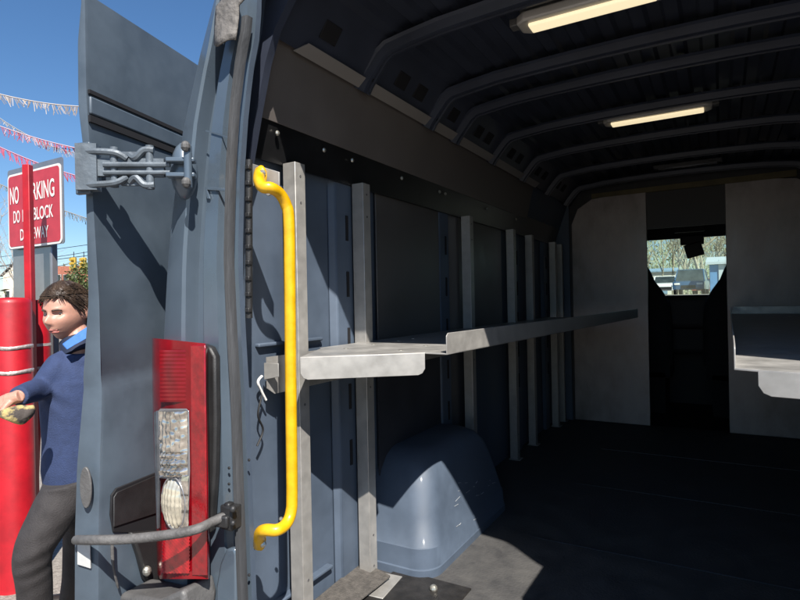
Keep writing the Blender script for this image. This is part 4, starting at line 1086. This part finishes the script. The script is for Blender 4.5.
for i, (px, d, h, lab) in enumerate(((-6, 30, 11, 'bare grey tree at the left edge, beside the sign'), (13, 48, 12, 'bare tree behind the sign'), (52, 62, 11.5, 'bare tree beyond the right edge of the sign'), (76, 75, 10, 'thin bare tree above the brick building'), (98, 66, 9, 'bare tree behind the open rear door'))):
    p = at(px, 306, d=d); bare_tree('bare_tree', lab, p.x, p.y, h, 11 + i, .55, 5, BARKL, 'bare trees beyond the lot', r0=.10)
# far hedge line so the horizon is not empty
hz_ = MB(); rn = random.Random(9)
for i in range(5200):
    a = rn.uniform(-1.35, -.42); p = at(400 + FPX * a, 306, d=rn.uniform(95, 130)); p.z = abs(rn.gauss(0, 2.0)); s_ = rn.uniform(.3, 1.0)
    u_ = Vector((rn.gauss(0, 1), rn.gauss(0, 1), rn.gauss(0, 1))).normalized(); w2 = u_.orthogonal().normalized()
    hz_.add([p, p + u_ * s_ + w2 * s_ * .3, p + u_ * s_ * 2, p + u_ * s_ - w2 * s_ * .3], [(0, 1, 2, 3)])
tag(hz_.build('far_scrub', mat('scrub', (.16, .14, .10), .9, 0, color2=(.08, .10, .05), vscale=.3)), 'low brown scrub along the far edge of the lot', kind='stuff')
# traffic lights
YT = mat('traffic_yellow', (.42, .28, .04), .5)
for px, lab in ((74, 'left one of the two yellow traffic lights above the brick building'), (84, 'right one of the two yellow traffic lights, nearest the van door')):
    c = at(px, 264, d=45); t = thing('traffic_light', lab, 'traffic light', tuple(c), 'traffic lights on the span wire')
    MB().box(c, (.34, .25, 1.05), R(30)).build('housing', YT, t, bevel=.03); v = MB(); l_ = MB()
    for k_ in (-1, 0, 1):
        q = c + Vector((.07, -.16, k_ * .33)); v.tube([q, q + Vector((.02, -.2, .0))], .14, 12); l_.ball(q + Vector((.01, -.05, 0)), .1, 10)
    v.build('visor', YT, t, smooth=40); l_.build('lens', mat('tl_lens', (.03, .03, .02), .3), t); MB().tube([c + Vector((0, 0, .5)), c + Vector((0, 0, 1.0))], .03, 6).build('hanger', BLK, t)
# wires
for i, (ya, yb_, d) in enumerate(((262, 236, 44.8), (250, 243, 50), (258, 250, 50), (268, 257, 55))):
    A, B = at(50, ya if i else 262, d=d + 6), at(100, yb_ if i else 249, d=d); v = B - A
    if i == 0: A, B = at(60, 259, d=46), at(96, 254.5, d=44.8); v = B - A
    o = MB().tube([A - v * 3, A, B, B + v * 2], .028, 5).build('overhead_wire', BLK)
    tag(o, ['span wire that carries the traffic lights', 'highest overhead wire beside the door edge', 'middle overhead wire beside the door edge', 'overhead wire just over the traffic lights'][i], 'wire')

# =================================================================== VEHICLES
def car(name, label, c, ang, body_m, s=1.0, kind='car', L=4.6, W=1.8, H=1.45, group=None):
    t = thing(name, label, 'car', tuple(c), group); z0 = c.z; Rm = Matrix.Rotation(ang, 3, 'Z')
    def T(x, y, z): return Rm @ Vector((x, y, z)) + Vector((c.x, c.y, z0))
    prof = [(-L / 2, .35), (-L / 2 - .02, .6), (-L / 2 + .05, .88), (-L * .28, .98), (L * .33, 1.0), (L / 2 - .1, .92), (L / 2, .7), (L / 2, .35)]
    rows = []
    for k_, (x, ins) in enumerate(((-W / 2, .04), (-W / 2 + .06, 0), (W / 2 - .06, 0), (W / 2, .04))):
        rows.append([T(x, y * (1 - ins * .3), z - (ins if z > .5 else 0)) for y, z in prof])
    b = MB(); b.grid(rows)
    for r_ in (rows[0], rows[-1]): o = len(b.v); b.v += [tuple(p) for p in r_]; b.f.append(tuple(range(o, o + len(r_))))
    b.slab([T(-W / 2 + .16, -L * .18 + .0, H - .02), T(W / 2 - .16, -L * .18, H - .02), T(W / 2 - .16, L * .2, H - .02), T(-W / 2 + .16, L * .2, H - .02)], (0, 0, .05))
    bd_ = b.build('body', body_m, t, smooth=40)
    g_ = MB(); lo = [(-W / 2 + .05, -L * .30), (W / 2 - .05, -L * .30), (W / 2 - .05, L * .34), (-W / 2 + .05, L * .34)]; hi = [(-W / 2 + .17, -L * .18), (W / 2 - .17, -L * .18), (W / 2 - .17, L * .2), (-W / 2 + .17, L * .2)]
    g_.add([T(x, y, .97) for x, y in lo] + [T(x, y, H - .015) for x, y in hi], [(0, 1, 5, 4), (1, 2, 6, 5), (2, 3, 7, 6), (3, 0, 4, 7)]); g_.build('window', GLS, t)
    pi = MB()
    for (a, b_) in zip(lo, hi): pi.tube([T(a[0], a[1], .97), T(b_[0], b_[1], H)], .04, 6)
    build_each(pi, 'pillar', body_m, t)
    for x in (-W / 2 + .1, W / 2 - .1):
        for y in (-L * .31, L * .31): MB().tube([T(x - .1, y, .33), T(x + .1, y, .33)], .33, 18).build('wheel', BLACKP, t, smooth=40)
    for x in (-W / 2 + .28, W / 2 - .28): MB().box(T(x, -L / 2 - .01, .72), (.36, .08, .14), ang).build('headlight', WHITE, t, bevel=.02)
    MB().box(T(0, -L / 2 - .01, .52), (.9, .08, .22), ang).build('grille', BLK, t)
    return t
def gp_(px, py, d): p = at(px, py, d=d); p.z = gz(p.x, p.y); return p
car('parked_car', 'white car seen through the left side of the windscreen', gp_(665, 300, 46), R(6), mat('car_white', (.72, .72, .70), .3, 0, coat=.5), H=1.5)
car('parked_car', 'blue car in the middle of the windscreen view', gp_(692, 300, 40), R(-3), mat('car_blue', (.05, .11, .2), .3, .2, coat=.5), H=1.75, W=1.95)
car('parked_car', 'small red brown car half hidden right of the blue car', gp_(704.5, 300, 55), R(-3), mat('car_red', (.3, .09, .06), .3, 0, coat=.5), H=1.5)
car('parked_car', 'dark and silver vehicle at the left edge, under the cream house', gp_(2, 300, 17), R(60), mat('car_silver', (.35, .36, .38), .3, .3, coat=.5), H=1.72, W=1.9)
# blue shed at the right of the windscreen, pale house at the left
def shed(px0, px1, py, d, label, name, mw, mr, cat):
    A, B = at(px0, 300, d=d), at(px1, 300, d=d); zt_ = at((px0 + px1) / 2, py, d=d).z; c = (A + B) / 2; w_ = (B - A).length; zb = gz(c.x, c.y)
    t = thing(name, label, cat, (c.x, c.y, zb)); MB().box((c.x, c.y + 1.5, (zb + zt_) / 2), (w_, 3, zt_ - zb), .0).build('wall', mw, t, bevel=.03)
    MB().slab([(c.x - w_ / 2 - .2, c.y - .3, zt_), (c.x + w_ / 2 + .2, c.y - .3, zt_), (c.x + w_ / 2 + .2, c.y + 3.3, zt_ + .5), (c.x - w_ / 2 - .2, c.y + 3.3, zt_ + .5)], (0, 0, .15)).build('roof', mr, t)
    MB().box((c.x, c.y - .04, zb + 1.1), (w_ * .4, .08, 2.0)).build('door', mr, t, bevel=.02)
    return t
shed(712, 738, 264, 34, 'tall blue hut at the right edge of the windscreen view', 'blue_hut', mat('blue_wall', (.08, .2, .38), .6, 0, .1, 2), mat('pale_roof', (.4, .45, .46), .6), 'hut')
shed(649, 675, 272, 75, 'pale house with blue grey roof seen through the windscreen, above the white car', 'pale_house', mat('pale_wall', (.62, .60, .50), .8), mat('bluegrey_roof', (.2, .3, .38), .7), 'house')
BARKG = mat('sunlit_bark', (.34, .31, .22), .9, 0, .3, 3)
for i, (px, d, h) in enumerate(((652, 85, 12), (662, 70, 13), (673, 60, 14), (679, 90, 13), (684, 66, 12), (688, 80, 13), (697, 58, 13), (702, 75, 12), (707, 62, 14), (712, 70, 12), (718, 80, 13), (726, 64, 12), (735, 70, 12), (642, 72, 12))):
    p = at(px, 300, d=d); labs = ['left of the pale house', 'over the pale house', 'right of the white car', 'far behind the white car', 'left of the hanging mirror', 'behind the hanging mirror', 'over the blue car', 'far behind the red brown car', 'left of the blue hut', 'close left of the blue hut', 'behind the blue hut', 'over the blue hut', 'right of the blue hut', 'far left beyond the windscreen']
    bare_tree('bare_tree', 'bare sunlit tree seen through the windscreen, ' + labs[i], p.x, p.y, h, 40 + i, .45, 5, BARKG, 'bare trees ahead of the van', r0=.12 + .12 * (i % 3 == 0))
hz_ = MB(); rn = random.Random(19)
for i in range(9000):
    p = at(rn.uniform(600, 770), 300, d=rn.uniform(95, 130)); p.z = 1.5 + 12 * rn.random() ** 1.3; s_ = rn.uniform(.2, .75)
    u_ = Vector((rn.gauss(0, .5), rn.gauss(0, .5), rn.gauss(0, 1))).normalized(); w2 = u_.orthogonal().normalized()
    hz_.add([p, p + u_ * s_ + w2 * s_ * .2, p + u_ * s_ * 2, p + u_ * s_ - w2 * s_ * .2], [(0, 1, 2, 3)])
tag(hz_.build('far_wood', mat('wood_green', (.30, .30, .20), .9, 0, color2=(.16, .2, .10), vscale=.3)), 'pale green brown far wood beyond the parked cars', kind='stuff')
